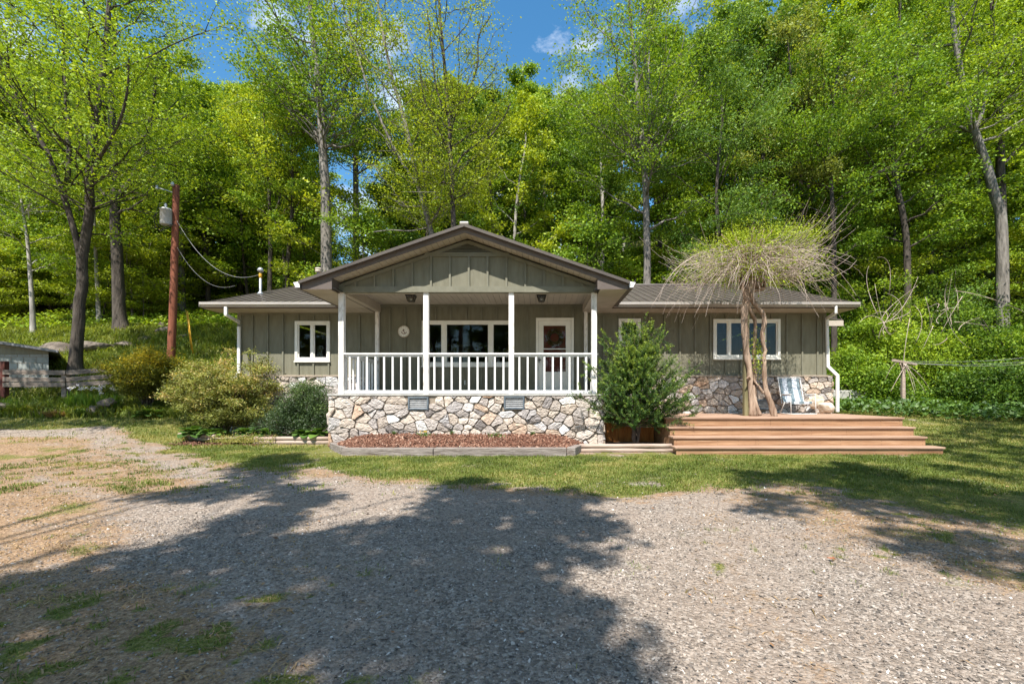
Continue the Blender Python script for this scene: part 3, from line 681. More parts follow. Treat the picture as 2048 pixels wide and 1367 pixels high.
# porch beams
bm = MB(); bm.box(-4.30, -4.17, DP+.05, DB, 3.36, 3.574); bm.box(1.2, 1.32, DP+.05, DB, 3.36, 3.574); bm.box(gl+.06, gr_-.06, GY0+.1, GY0+.16, 3.37, 3.574)
bm.build('porch_beam', M['soffit'], house, bevel=.004)
# --- posts and railings
for px in (684, 853, 1023, 1188):
    xx = X(px, DP); p_ = MB(); p_.box(xx-.058, xx+.058, DP-.058, DP+.058, FLOOR, 3.375); p_.build('porch_post', M['oldwhite'], house, bevel=.006)
for xx in (-4.235, 1.275):
    p_ = MB(); p_.box(xx-.045, xx+.045, DB-.11, DB-.02, FLOOR, 3.36); p_.build('porch_post', M['oldwhite'], house, bevel=.004)
def railing(A, B, n, skip=()):
    A = np.array(A, float); B = np.array(B, float); r_ = MB(); r_.bar(A+[0,0,2.05], B+[0,0,2.05], .10, .035); r_.bar(A+[0,0,2.012], B+[0,0,2.012], .04, .05)
    r_.bar(A+[0,0,1.225], B+[0,0,1.225], .045, .07); ro = r_.build('railing', M['white'], house, bevel=.004)
    for i in range(n):
        c_ = A+(B-A)*(i+.62)/(n+.24)
        q = MB(); q.box(c_[0]-.019, c_[0]+.019, c_[1]-.019, c_[1]+.019, 1.26, 1.987); q.build('baluster', M['white'], ro)
xs = [X(p, DP) for p in (684, 853, 1023, 1188)]
for a_, b_ in zip(xs, xs[1:]): railing((a_+.058, DP, 0), (b_-.058, DP, 0), 9)
railing((-4.235, DP+.06, 0), (-4.235, DB-.12, 0), 10); railing((1.275, DP+.06, 0), (1.275, DP+1.0, 0), 5)
# --- gutters and downspouts
def gutter(name, A, B, s):
    """K-shaped trough swept from A to B; s = outward direction"""
    A = np.array(A, float); B = np.array(B, float); s = np.array(s, float)
    prof = [(0,0), (.085,0), (.095,.03), (.125,.055), (.125,.115), (.11,.115), (.11,.065), (.08,.035), (.075,.012), (.012,.012), (.012,.11), (0,.11)]
    vs = [tuple(A+s*p+[0,0,q]) for p, q in prof]+[tuple(B+s*p+[0,0,q]) for p, q in prof]; n = len(prof)
    m = MB(); fs = [(i, (i+1) % n, n+(i+1) % n, n+i) for i in range(n)]
    m.add(vs, fs); m.box(*sum([[min(q[i] for q in (A, A+s*.12))-(.003 if i == 0 else 0), max(q[i] for q in (A, A+s*.12))+.003] for i in range(2)], []), A[2], A[2]+.11)
    m.box(*sum([[min(q[i] for q in (B, B+s*.12))-.003, max(q[i] for q in (B, B+s*.12))+.003] for i in range(2)], []), B[2], B[2]+.11)
    return m.build(name, M['gutter'], house)
gutter('gutter', (RXL, DE, 3.375), (PX0-.02, DE, 3.375), (0,-1,0)); gutter('gutter', (PX1+.02, DE, 3.375), (RXR, DE, 3.375), (0,-1,0))
m_ = M['gutter']; M['gutter'] = M['fascia']
g1 = gutter('gutter', (PX0-.012, DG-.02, 3.37), (PX0-.012, DE-.13, 3.37), (-1,0,0)); g2 = gutter('gutter', (PX1+.012, DG-.02, 3.37), (PX1+.012, DE-.13, 3.37), (1,0,0)); M['gutter'] = m_
for g_, sx in ((g1, -1), (g2, 1)):
    g_['label'] = 'brown gutter along the side eave of the porch roof'
    q = MB(); x0 = (PX0 if sx < 0 else PX1)+sx*.012; q.add([(x0, DG-.03, 3.385), (x0+sx*.08, DG-.03, 3.385), (x0+sx*.135, DG-.03, 3.49), (x0, DG-.03, 3.51), (x0, DG+.05, 3.385), (x0+sx*.08, DG+.05, 3.385), (x0+sx*.135, DG+.05, 3.49), (x0, DG+.05, 3.51)], [(0,1,2,3),(4,5,6,7),(0,1,5,4),(1,2,6,5),(2,3,7,6),(3,0,4,7)]); q.build('end_cap', M['white'], g_)
def downspout(pts):
    m = MB(); 
    for a_, b_ in zip(pts, pts[1:]):
        up = (0,1,0) if abs(b_[2]-a_[2]) > .15 else (0,0,1)
        d_ = (np.array(b_)-np.array(a_)); d_ = d_/np.linalg.norm(d_)*.018; m.bar(np.array(a_)-d_, np.array(b_)+d_, .075 if up[1] else .06, .06 if up[1] else .075, up=up)
    return m.build('downspout', M['white'], house, bevel=.012)
yd_ = DB-.06
downspout([P(1672, 613, DE-.07), P(1672, 625, DE-.06), (X(1651, DB), yd_, Z(637, DB)), (X(1651, DB), yd_, Z(651, DB)), (X(1653, DB), yd_, Z(733, DB)), (X(1661, DB), DB-.28, Z(752, DB)), (X(1661, DB), DB-.28, .74)])
downspout([P(452, 615, DE-.07), P(452, 629, DE-.06), (X(481, DB), yd_, Z(645, DB)), (X(481, DB), yd_, Z(655, DB)), (X(481, DB), yd_, 1.75), (X(478, DB), DB-.28, 1.5), (X(478, DB), DB-.28, .2)])
# roof flues
def flue(px, D, ztop, r, cap):
    xx = X(px, D); zb_ = rz(D); m = MB(); m.lathe(xx, D, [(r*2.6, zb_-.03), (r*2.2, zb_+.03), (r*1.1, zb_+.07), (r, zb_+.08), (r, ztop)], 12)
    o = m.build('roof_pipe', M['metal'], house, True)
    c_ = MB(); cap(c_, xx, D, ztop); return o, c_
o, c_ = flue(521, 13.4, Z(543, 13.4), .035, lambda m, x, y, z: m.lathe(x, y, [(.03, z), (.075, z+.0), (.085, z+.05), (.06, z+.10), (.02, z+.12)], 10)); c_.build('weatherhead', M['metal'], o, True); o['label'] = 'service mast with weatherhead on the left roof'
b_ = MB(); xx = X(521, 13.4); b_.lathe(xx, 13.4, [(.04, Z(556, 13.4)), (.045, Z(552, 13.4)), (.045, Z(548, 13.4)), (.036, Z(546, 13.4))], 10); b_.build('collar', M['yellow'], o, True)
o, c_ = flue(637, 14.6, Z(545, 14.6), .045, lambda m, x, y, z: m.lathe(x, y, [(.05, z), (.095, z+.01), (.105, z+.06), (.08, z+.085), (.105, z+.1), (.1, z+.14), (.03, z+.16)], 12)); c_.build('flue_cap', M['palerock'], o, True)
# rear ell roof at the right
re = MB(); z_ = Z(650, 17.5)
re.slab([(RXR-1.2, 16.8, z_+.22+.5), (RXR-1.2, 19.8, z_+.22), (X(1686, 16.8), 19.8, z_+.1), (X(1686, 16.8), 16.8, z_+.1)], .04); eo = re.build('rear_roof', M['roof'], house)
re = MB(); re.box(X(1655, 16.8), X(1686, 16.8), 16.77, 16.8, z_-.14, z_+.06); re.build('fascia', M['soffit'], eo)
# porch ceiling lanterns
for px in (822, 1083):
    D = 10.9; xx = X(px, D); m = MB(); m.box(xx-.085, xx+.085, D-.085, D+.085, 3.545, 3.575); m.box(xx-.115, xx+.115, D-.115, D+.115, 3.525, 3.545)
    a_, b_ = .10, .062; zt, zb_ = 3.525, 3.40
    for sx in (-1, 1):
        for sy in (-1, 1): m.bar((xx+sx*a_, D+sy*a_, zt), (xx+sx*b_, D+sy*b_, zb_), .014, .014, up=(0,1,0))
    for z, w_ in ((zb_, b_), (zb_+.07, (a_+b_)/2)):
        for q in ((-1,0),(1,0)): m.box(xx+q[0]*w_-.006, xx+q[0]*w_+.006, D-w_, D+w_, z-.006, z+.006); m.box(xx-w_, xx+w_, D+q[0]*w_-.006, D+q[0]*w_+.006, z-.006, z+.006)
    lo_ = m.build('porch_light', M['black'], house)
    g = MB(); q = [(xx+sx*(w_-.008), D+sy*(w_-.008), z) for z, w_ in ((zb_, b_), (zt, a_)) for sx, sy in ((-1,-1),(1,-1),(1,1),(-1,1))]
    g.add(q, [(0,1,5,4),(1,2,6,5),(2,3,7,6),(3,0,4,7)]); g.build('lamp_glass', M['glass'], lo_)
    bl = MB(); bl.lathe(xx, D, [(.01, 3.52), (.022, 3.5), (.03, 3.46), (.018, 3.43), (.004, 3.425)], 10); bl.build('bulb', M['white'], lo_, True)
# outlet on the porch wall
m = MB(); m.box(wx(932)-.035, wx(932)+.035, DB-.03, DB, wz(769), wz(760)); m.build('power_outlet', M['vinyl'], house, bevel=.004)
# round dial with an anchor on the porch wall
cx_, cz_ = wx(808.5), wz(663); dial = thing('wall_dial', 'round white dial with a brown anchor hanging on the porch wall', 'wall clock', (cx_, DB-.045, cz_))
def disc(mb, r, y0, y1, n=32, bev=0):
    a_ = np.linspace(0, 2*math.pi, n, endpoint=False); f = [(cx_+r*math.cos(q), y0, cz_+r*math.sin(q)) for q in a_]; b_ = [(p[0], y1, p[2]) for p in f]
    mb.add(f+b_, [tuple(range(n)), tuple(range(2*n-1, n-1, -1))]+[(i, n+i, n+(i+1) % n, (i+1) % n) for i in range(n)])
m = MB(); disc(m, .145, DB-.04, DB-.018); m.build('face', M['vinyl'], dial)
m = MB(); a_ = np.linspace(0, 2*math.pi, 37); m.tube(np.stack([cx_+.148*np.cos(a_), 0*a_+DB-.04, cz_+.148*np.sin(a_)], 1), .011, 6, False); m.build('rim', M['palerock'], dial, True)
m = MB(); yy = DB-.043; T = lambda p, w_=.008: m.tube([(cx_+a, yy, cz_+b) for a, b in p], w_, 5)
T([(-.012,.035),(.03,-.055)]); T([(-.035,.02),(.02,.04)]); T([(-.062,-.01),(-.045,-.045),(0,-.068),(.05,-.05),(.075,-.015)], .009); T([(-.012,.035),(-.02,.055),(-.01,.065),(0,.055),(-.012,.035)], .005)
for k in range(12):
    q = k*math.pi/6; m.bar((cx_+.112*math.cos(q), yy, cz_+.112*math.sin(q)), (cx_+.128*math.cos(q), yy, cz_+.128*math.sin(q)), .008, .006, up=(0,1,0))
m.build('anchor', rough_mat('anchor brown', (.09,.03,.02), (.14,.05,.03), 5), dial)
# ------------------------------------------------------------------ deck with steps
dk = thing('wooden_deck', 'low cedar coloured deck with four full-width steps right of the porch', 'deck', (5.2, 10.4, 0))
DX0, DX1 = 2.68, 7.66
zs = [.163, .335, .507, .690]; ys = [8.65, 8.93, 9.21, 9.49]
for i, (z, y) in enumerate(zip(zs, ys)):
    x0 = DX0-(.02 if i else .06); x1 = DX1+(.10 if i == 0 else 0)
    xj = DX0+[3.05, 1.62, 3.6, 2.2][i]
    for a_, b_ in ((x0+.03, xj-.0015), (xj+.0015, x1-.02)): r_ = MB(); r_.box(a_, b_, y+.03, y+.065, (zs[i-1] if i else -.06), z-.036); r_.build('riser', M['deck'], dk, bevel=.004)
    r_ = MB()
    for q in range(13):
        for zq in (.05, .115): xx_ = x0+.08+q*(x1-x0-.16)/12; r_.box(xx_-.004, xx_+.004, y+.0285, y+.031, z-.036-zq-.004, z-.036-zq+.004)
    r_.build('screws', M['black'], dk)
    t_ = MB()
    if i < 3:
        xk = DX0+[1.4, 3.3, 2.45][i]; [t_.box(p_, q_, u_, v_, z-.036, z) for p_, q_ in ((x0, xk-.0015), (xk+.0015, x1)) for u_, v_ in ((y, y+.14), (y+.146, y+.32))]
        t_.build('tread', M['deck_top'], dk, bevel=.006)
t_ = MB(); y = ys[3]
while y < DB-.22: t_.box(DX0-.02, DX1, y, y+.137, zs[3]-.036, zs[3]); y += .143
t_.build('deck_boards', M['deck_top'], dk, bevel=.005)
for x0 in (DX0+.015, DX1-.045):
    s_ = MB(); s_.add([(x0, ys[0]+.066, -.06), (x0, DB-.2, -.06), (x0, DB-.2, zs[3]-.037)]+[q for i in (3, 2, 1, 0) for q in ((x0, ys[i]+.066, zs[i]-.037), (x0, ys[i]+.066, (zs[i-1]-.037 if i else -.06)))][:-1]+[], [tuple(range(10))])
    V_ = s_.v; n_ = len(V_); s_.v += [(a+.03, b, c) for a, b, c in V_]; s_.f = [tuple(range(n_)), tuple(range(2*n_-1, n_-1, -1))]+[(i, n_+i, n_+(i+1) % n_, (i+1) % n_) for i in range(n_)]; s_.c = [.5]*len(s_.f)
    s_.build('side_stringer', M['deck'], dk)
sk = thing('board_skirting', 'orange stained upright boards closing the gap between porch and deck behind the yew', 'fence', (2, 10.4, 0))
m = MB(); x = XS1+.01
while x < DX0-.03:
    zt = 1.04 if x < XS1+.1 else (.84 if x < 2.0 else .66)
    m.box(x, min(x+.137, DX0-.02), 10.4, 10.42, 0, zt+rng.uniform(-.004, .004)); x += .143
m.build('boards', M['skirt'], sk, bevel=.003)
m = MB(); m.box(XS1+.01, 2.0, 10.385, 11.9, .845, .88); m.box(2.003, DX0-.02, 10.385, 11.9, .665, .70); m.box(XS1+.01, XS1+.1, 10.37, 10.398, 0, 1.06); m.build('top_boards', M['deck_top'], sk, bevel=.004)

# ------------------------------------------------------------------ timbers round the beds
def timber(label, pts, w_, h_, z0, name='landscape_timber', mat='tie', cat='timber', round_=False, group=None):
    t = MB(); A, B = [np.array(p, float) for p in pts]
    if round_: 
        n_ = 9; q = A[None]+(B-A)[None]*np.linspace(0, 1, n_)[:, None]; q[:, 2] = z0+h_/2+rng.normal(0, .0022, n_); q[:, 1] += rng.normal(0, .002, n_)
        t.tube(q, h_/2*(1+rng.normal(0, .015, n_)), 12)
        o = t.build(name, M[mat], None, True)
    else:
        A[2] = B[2] = z0+h_/2; t.bar(A, B, w_, h_); o = t.build(name, M[mat], None, bevel=.012)
    return tag(o, label, cat, group)
yt = 8.6
timber('grey railroad tie, left of the two along the front of the mulch bed', [(X(683, 8.5), yt, 0), (X(865.5, 8.5), yt, 0)], .18, .20, -.045)
timber('grey railroad tie, right of the two along the front of the mulch bed', [(X(867, 8.5), yt-.01, 0), (X(1133, 8.5), yt-.01, 0)], .18, .20, -.04)
timber('short railroad tie angled back at the right corner of the mulch bed', [(X(1134, 8.5)+.08, yt-.02, 0), (.80, 9.1, 0)], .17, .20, -.035)
timber('railroad tie running back to the stone wall at the left end of the mulch bed', [(X(683, 8.5)+.02, yt+.10, 0), (-4.30, 9.62, 0)], .18, .20, -.04)
for i, (z, nm) in enumerate(((.085, 'upper'), (.0, 'lower'))):
    timber(f'{nm} of two round grey logs edging the bed in front of the yew', [(.84, 9.08, 0), (2.72, 9.10, 0)], .085, .088, z+.01, 'landscape_log', 'log', 'log', True)
    timber(f'{nm} of two round grey logs edging the bed under the green privet', [(-6.4, 10.3-.01*i, 0), (-4.62, 10.28, 0)], .085, .09, z+.045, 'landscape_log', 'log', 'log', True)
    timber(f'{nm} of two round logs left of the creeping bronze plant', [(X(432, 10.6), 10.55, 0), (X(352, 10.9)+.2*i, 11.0, 0)], .085, .09, z+.075, 'landscape_log', 'log', 'log', True)
m = MB(); m.box(.84, 2.7, 9.04, 9.14, -.03, .012); tag(m.build('timber_plate', M['log'], bevel=.006), 'thin flat board under the round logs in front of the yew', 'board')
m = MB(); m.box(-6.4, -4.62, 10.24, 10.34, .0, .047); tag(m.build('timber_plate', M['log'], bevel=.006), 'thin flat board under the round logs below the privet', 'board')

# mulch bed: a mound of soil and its bark chips
def mz(x, y):
    e = np.clip((y-8.68)/.9, 0, 1); s = sstep(-4.45, -3.5, x)*sstep(1.15, .3, x)
    return .06+.16*e*s+.02*vnoise(x, y, .25, 2)+.05*s
def mound(name, x0, x1, y0, y1, fz, mat, label, nx_=60, ny_=16):
    gx_, gy_ = np.meshgrid(np.linspace(x0, x1, nx_), np.linspace(y0, y1, ny_)); gz_ = fz(gx_, gy_)
    V = np.stack([gx_.ravel(), gy_.ravel(), gz_.ravel()], 1); id_ = np.arange(nx_*ny_).reshape(ny_, nx_)
    F = np.stack([id_[:-1,:-1], id_[:-1,1:], id_[1:,1:], id_[1:,:-1]], -1).reshape(-1, 4)
    o = rawobj(name, raw_mesh(name, V, F, 4, [('v', np.full(len(F), .3), 'FACE')], [mat], True)); o['kind'] = 'structure'; return o
def mulch_ok(x, y): return (y > 8.68) & (y < 9.77) & (x > -4.4+.75*np.clip((9.65-y), 0, 1)) & (x < .62+.35*np.clip(y-8.7, 0, 1))
mound('mulch_bed_soil', -4.2, 1.1, 8.62, 9.8, lambda x, y: np.where(mulch_ok(x, y) | ((y > 9.6) & (x > -4.1) & (x < .95)), mz(x, y)-.012, -.12), M['mulch'], '')
mound('bed_soil', 1.0, 2.72, 9.06, 10.42, lambda x, y: .07+.03*vnoise(x, y, .3, 2)-.0*x, M['mortar'], '')
def chips(n, ok, box_, fz, size, name, mat, label, cat):
    x = rng.uniform(box_[0], box_[1], n); y = rng.uniform(box_[2], box_[3], n); k = ok(x, y); x, y = x[k], y[k]; n = len(x)
    C = np.stack([x, y, fz(x, y)+rng.uniform(0, .03, n)], 1)
    s = rng.uniform(*size, n); nrm = randdir(n, .9); t = randdir(n); t -= nrm*np.sum(t*nrm, 1, keepdims=True); t /= np.linalg.norm(t, axis=1, keepdims=True); b = np.cross(nrm, t)
    wd = s*rng.uniform(.2, .45, n); th = rng.uniform(.004, .012, n); V = []
    for sz in (-1, 1):
        for a_, b_ in ((-1,-.7),(1,-1),(.8,1),(-1,.8)): V.append(C+t*(s/2*a_)[:, None]+b*(wd/2*b_)[:, None]+nrm*(th/2*sz)[:, None])
    V = np.stack(V, 1).reshape(-1, 3); base = np.arange(n)[:, None, None]*8
    F = (base+np.array([(0,3,2,1),(4,5,6,7),(0,1,5,4),(1,2,6,5),(2,3,7,6),(3,0,4,7)])[None]).reshape(-1, 4)
    o = rawobj(name, raw_mesh(name, V, F, 4, [('v', np.repeat(np.clip(rng.beta(2, 2.2, n), 0, 1), 6), 'FACE')], [mat]))
    return tag(o, label, cat, kind='stuff')
chips(11000, mulch_ok, (-4.4, 1.1, 8.65, 9.78), mz, (.03, .12), 'bark_mulch', M['mulch'], 'red-brown bark chips filling the bed before the stone wall', 'mulch')
chips(2500, lambda x, y: x > -99, (-6.4, -4.6, 10.35, 11.2), lambda x, y: .17+0*x, (.02, .06), 'bark_litter', M['mulch'], 'reddish bark litter under the privet bushes', 'mulch')
chips(1500, lambda x, y: vnoise(x, y, .4, 2) > .45, (-8.2, -6.2, 10.0, 11.0), lambda x, y: gh(x, y)+.005, (.02, .06), 'bark_litter', M['mulch'], 'reddish soil and bark left of the log edging', 'mulch')
mound('bed_soil', -8.3, -4.55, 10.34, 12.0, lambda x, y: .15+.04*vnoise(x, y, .3, 2)-.25*sstep(-7.3, -8.3, x), M['mortar'], '')

# ------------------------------------------------------------------ small plants
def tuft(name, x, y, z, n, h, spread, mat, label, cat, wdt=.008, curve=.5, group=None, flat=False, vb=.5, seg=3, obj=None, r=rng):
    """strap leaves or blades rising from one root, each a curved ribbon"""
    V = []; vv = []
    az = r.random(n)*2*math.pi; lean = r.uniform(.15, 1, n)*spread; H = h*r.uniform(.55, 1.1, n); rt = r.normal(0, spread*.18*h, (n, 2))
    W = wdt*r.uniform(.6, 1.2, n); t = np.linspace(0, 1, seg+1)
    d = np.stack([np.cos(az), np.sin(az)], 1); sd_ = np.stack([-d[:, 1], d[:, 0]], 1)
    P_ = []
    for q in t:
        rr_ = (lean*H*(q+curve*q*q))[:, None]; zz_ = H*(q-curve*.45*lean*q*q*1.3)
        c_ = np.concatenate([rt+d*rr_, zz_[:, None]], 1); wq = (W*(1-q**2.2*.92)*(.6+.8*min(q*2, 1)))[:, None]
        P_.append((c_-np.c_[sd_*wq, np.zeros(n)], c_+np.c_[sd_*wq, np.zeros(n)]))
    for i in range(seg):
        V.append(np.stack([P_[i][0], P_[i][1], P_[i+1][1], P_[i+1][0]], 1)); vv.append(np.clip(r.normal(vb, .18, n)+.12*(i/seg), 0, 1))
    V = np.concatenate(V).reshape(-1, 3); vv = np.concatenate(vv)
    if obj == 'raw': return V+np.array([x, y, z]), vv
    o = leafobj(name, V, vv, mat, None, (x, y, z)); return tag(o, label, cat, group)
for px, D, s, hgt, label in ((788, 9.62, .02, .12, 'thin grassy green seedling, leftmost plant in the mulch bed'), (848, 9.55, .05, .10, 'low leafy green plant with yellow flowers in the mulch bed'),
                        (904, 9.66, .02, .12, 'small pale green seedling close to the stones at mid mulch bed'), (990, 9.45, .06, .11, 'broad-leaved green plant right of centre in the mulch bed'),
                        (1065, 9.66, .02, .12, 'feathery green seedling, rightmost plant in the mulch bed')):
    x = X(px, D); z = float(mz(x, D))+.01
    if s > .03:
        n = 90; C = rng.normal(0, 1, (n, 3))*[.075, .06, .03]+[0, 0, hgt*.45]; V, v = leaves(C, rng.uniform(.035, .07, n), .8, .5); o = leafobj('bedding_plant', V, v, M['lf_hosta'], None, (x, D, z)); tag(o, label, 'plant')
        if px == 848:
            n = 14; C = rng.normal(0, 1, (n, 3))*[.06, .04, .01]+[0, 0, .1]; V, v = leaves(C, .03, .8, .9); leafobj('flower', V, v, M['yellow'], o)
    else: tuft('bedding_plant', x, D, z, 90, hgt, .5, M['lf_hosta'], label, 'plant', .004)
# hostas: broad arching leaves
def hosta(x, y, z, n, size, label, r=rng, mat='lf_hosta'):
    V = []; vv = []
    for i in range(n):
        az = r.random()*2*math.pi; ln = size*r.uniform(.6, 1.15); el = r.uniform(.3, 1.15); d = np.array([math.cos(az), math.sin(az)]); s_ = np.array([-d[1], d[0]])
        wv = ln*.27; prof = [(0, .05), (.3, .12), (.5, .8), (.7, 1), (.88, .65), (1, .04)]; pts = []
        for q, w_ in prof:
            rr_ = ln*q*math.cos(el)*(1+.25*q); zz_ = ln*(q*math.sin(el)-.42*q*q); c_ = np.array([d[0]*rr_, d[1]*rr_, zz_+.02])
            e = np.array([s_[0], s_[1], .25*w_])*wv*w_; e2 = np.array([-s_[0], -s_[1], .25*w_])*wv*w_; pts.append((c_+e, c_, c_+e2))
        sh = r.normal(.5, .2)
        for a_, b_ in zip(pts, pts[1:]):
            V.append([a_[0], a_[1], b_[1], b_[0]]); V.append([a_[1], a_[2], b_[2], b_[1]]); vv += [sh-.06, sh+.06]
    o = leafobj('hosta', np.array(V).reshape(-1, 3), np.clip(vv, 0, 1), M[mat], None, (x, y, z)); return tag(o, label, 'plant')
for px, py, D, n, s, lab in ((385, 865, 10.75, 34, .36, 'dark green hosta left of the maple stems beside the round logs'), (425, 862, 10.8, 26, .30, 'dark hosta at the foot of the bronze maple, left of its stems'),
                       (495, 862, 10.7, 26, .32, 'bright green hosta just right of the maple stems'), (540, 865, 10.6, 24, .30, 'light green hosta between the maple and the privet'),
                       (612, 866, 10.55, 22, .30, 'pale hosta below the privet, left of two by the stone corner'), (638, 864, 10.6, 22, .32, 'hosta touching the stone corner of the porch base')):
    hosta(X(px, D), D, max(.2, float(gh(X(px, D), D))), n+10, s*1.12, lab)
hosta(X(300, 12.3), 12.3, float(gh(X(300, 12.3), 12.3))+.02, 44, .42, 'arching dark green clump under the golden bush')
V, v = tuft('x', 0, 0, 0, 10, .1, 1, None, '', '', obj='raw')

# ------------------------------------------------------------------ bushes
def shrub_core(x, y, z, stems, h, r_, seed, name, label, cat, leafm, barkm, leafs, nl, up=.6, wr=.5, layers=None, flat=.55, lr=.9, crad=.16, dens=None, tipv=0, shape=None, barkr=.02):
    """multi-stemmed bush: curved stems branch into twigs, leaf clumps sit round the twig ends"""
    r = np.random.default_rng(seed); t = thing(name, label, cat, (x, y, z)); wood = MB(); cl = []
    for i in range(stems):
        az = i*2.399+r.uniform(-.4, .4); q = math.sqrt(r.uniform(.02, 1)); tx, ty = math.cos(az)*r_[0]*q*.92, math.sin(az)*r_[1]*q*.92
        tz = h*(math.sqrt(max(0, 1-q*q*.93))*.5+.5*r.uniform(.35, 1)) if shape is None else shape(q, r)*h
        p0 = np.array([r.normal(0, .05), r.normal(0, .05), 0]); p3 = np.array([tx, ty, tz]); p1 = p0+[tx*.12, ty*.12, tz*.45]; p2 = p3-[tx*.35, ty*.35, tz*.08]
        s = np.linspace(0, 1, 9)[:, None]; c_ = (1-s)**3*p0+3*s*(1-s)**2*p1+3*s*s*(1-s)*p2+s**3*p3; c_[1:-1] += r.normal(0, .018, (7, 3))
        wood.tube(c_+[x, y, z], np.linspace(barkr, barkr*.25, 9), 5)
        for k in range(5):
            f = r.uniform(.4, 1); b0 = c_[int(f*8)]; dv = r.normal(0, 1, 3)*[1, 1, .5]; dv /= np.linalg.norm(dv); ln = r.uniform(.12, .36)*max(r_)
            b1 = b0+dv*ln+[0, 0, ln*.25]; wood.tube(np.array([b0, (b0+b1)/2+r.normal(0, .02, 3), b1])+[x, y, z], [barkr*.35, barkr*.22, barkr*.12], 4)
            cl.append(b1); cl.append((b0+b1)/2)
        cl.append(c_[-1]); cl.append(c_[-2])
    cl = np.array(cl); cl = cl[(np.hypot(cl[:, 0]/r_[0], cl[:, 1]/r_[1]) < 1.12) & (cl[:, 2] > .06)]
    own = r.integers(0, len(cl), nl); sv = r.normal(0, .2, len(cl)); C = cl[own]+r.normal(0, 1, (nl, 3))*[crad, crad, crad*flat]; C[:, 2] = np.maximum(C[:, 2], .03)
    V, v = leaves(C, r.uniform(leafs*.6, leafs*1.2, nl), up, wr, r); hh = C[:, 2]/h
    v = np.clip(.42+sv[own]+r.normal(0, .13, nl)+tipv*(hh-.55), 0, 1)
    wo_ = wood.build('stem', barkm, t, True); leafobj('foliage', V, v, leafm, t); return t
D = 13.0
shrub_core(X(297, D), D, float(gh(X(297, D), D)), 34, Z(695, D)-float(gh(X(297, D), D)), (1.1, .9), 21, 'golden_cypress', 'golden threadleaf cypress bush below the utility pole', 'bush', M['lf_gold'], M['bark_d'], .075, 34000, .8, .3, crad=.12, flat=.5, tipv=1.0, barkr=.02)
D = 11.4
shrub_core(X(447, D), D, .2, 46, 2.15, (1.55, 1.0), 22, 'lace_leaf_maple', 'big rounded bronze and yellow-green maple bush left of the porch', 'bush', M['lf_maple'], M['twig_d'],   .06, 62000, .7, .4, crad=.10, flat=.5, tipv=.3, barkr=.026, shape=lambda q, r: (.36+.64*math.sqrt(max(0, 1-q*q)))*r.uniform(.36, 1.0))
D = 10.9
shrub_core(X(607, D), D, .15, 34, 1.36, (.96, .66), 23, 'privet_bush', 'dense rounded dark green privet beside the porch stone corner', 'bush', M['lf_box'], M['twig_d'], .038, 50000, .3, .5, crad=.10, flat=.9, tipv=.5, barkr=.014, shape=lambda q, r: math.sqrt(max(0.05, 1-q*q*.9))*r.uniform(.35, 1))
x = X(497, 10.4); n = 5200; C = rng.normal(0, 1, (n, 3))*[.42, .12, .075]; C[:, 2] = np.abs(C[:, 2])-.0; C[:, 0] = np.clip(C[:, 0], -.75, .7); V, v = leaves(C, rng.uniform(.015, .035, n), .6, .6)
tag(leafobj('creeping_shrub', V, v, M['lf_maple'], None, (x, 10.33, float(gh(x, 10.3))+.05)), 'low creeping bronze plant spilling over the logs under the maple', 'plant')

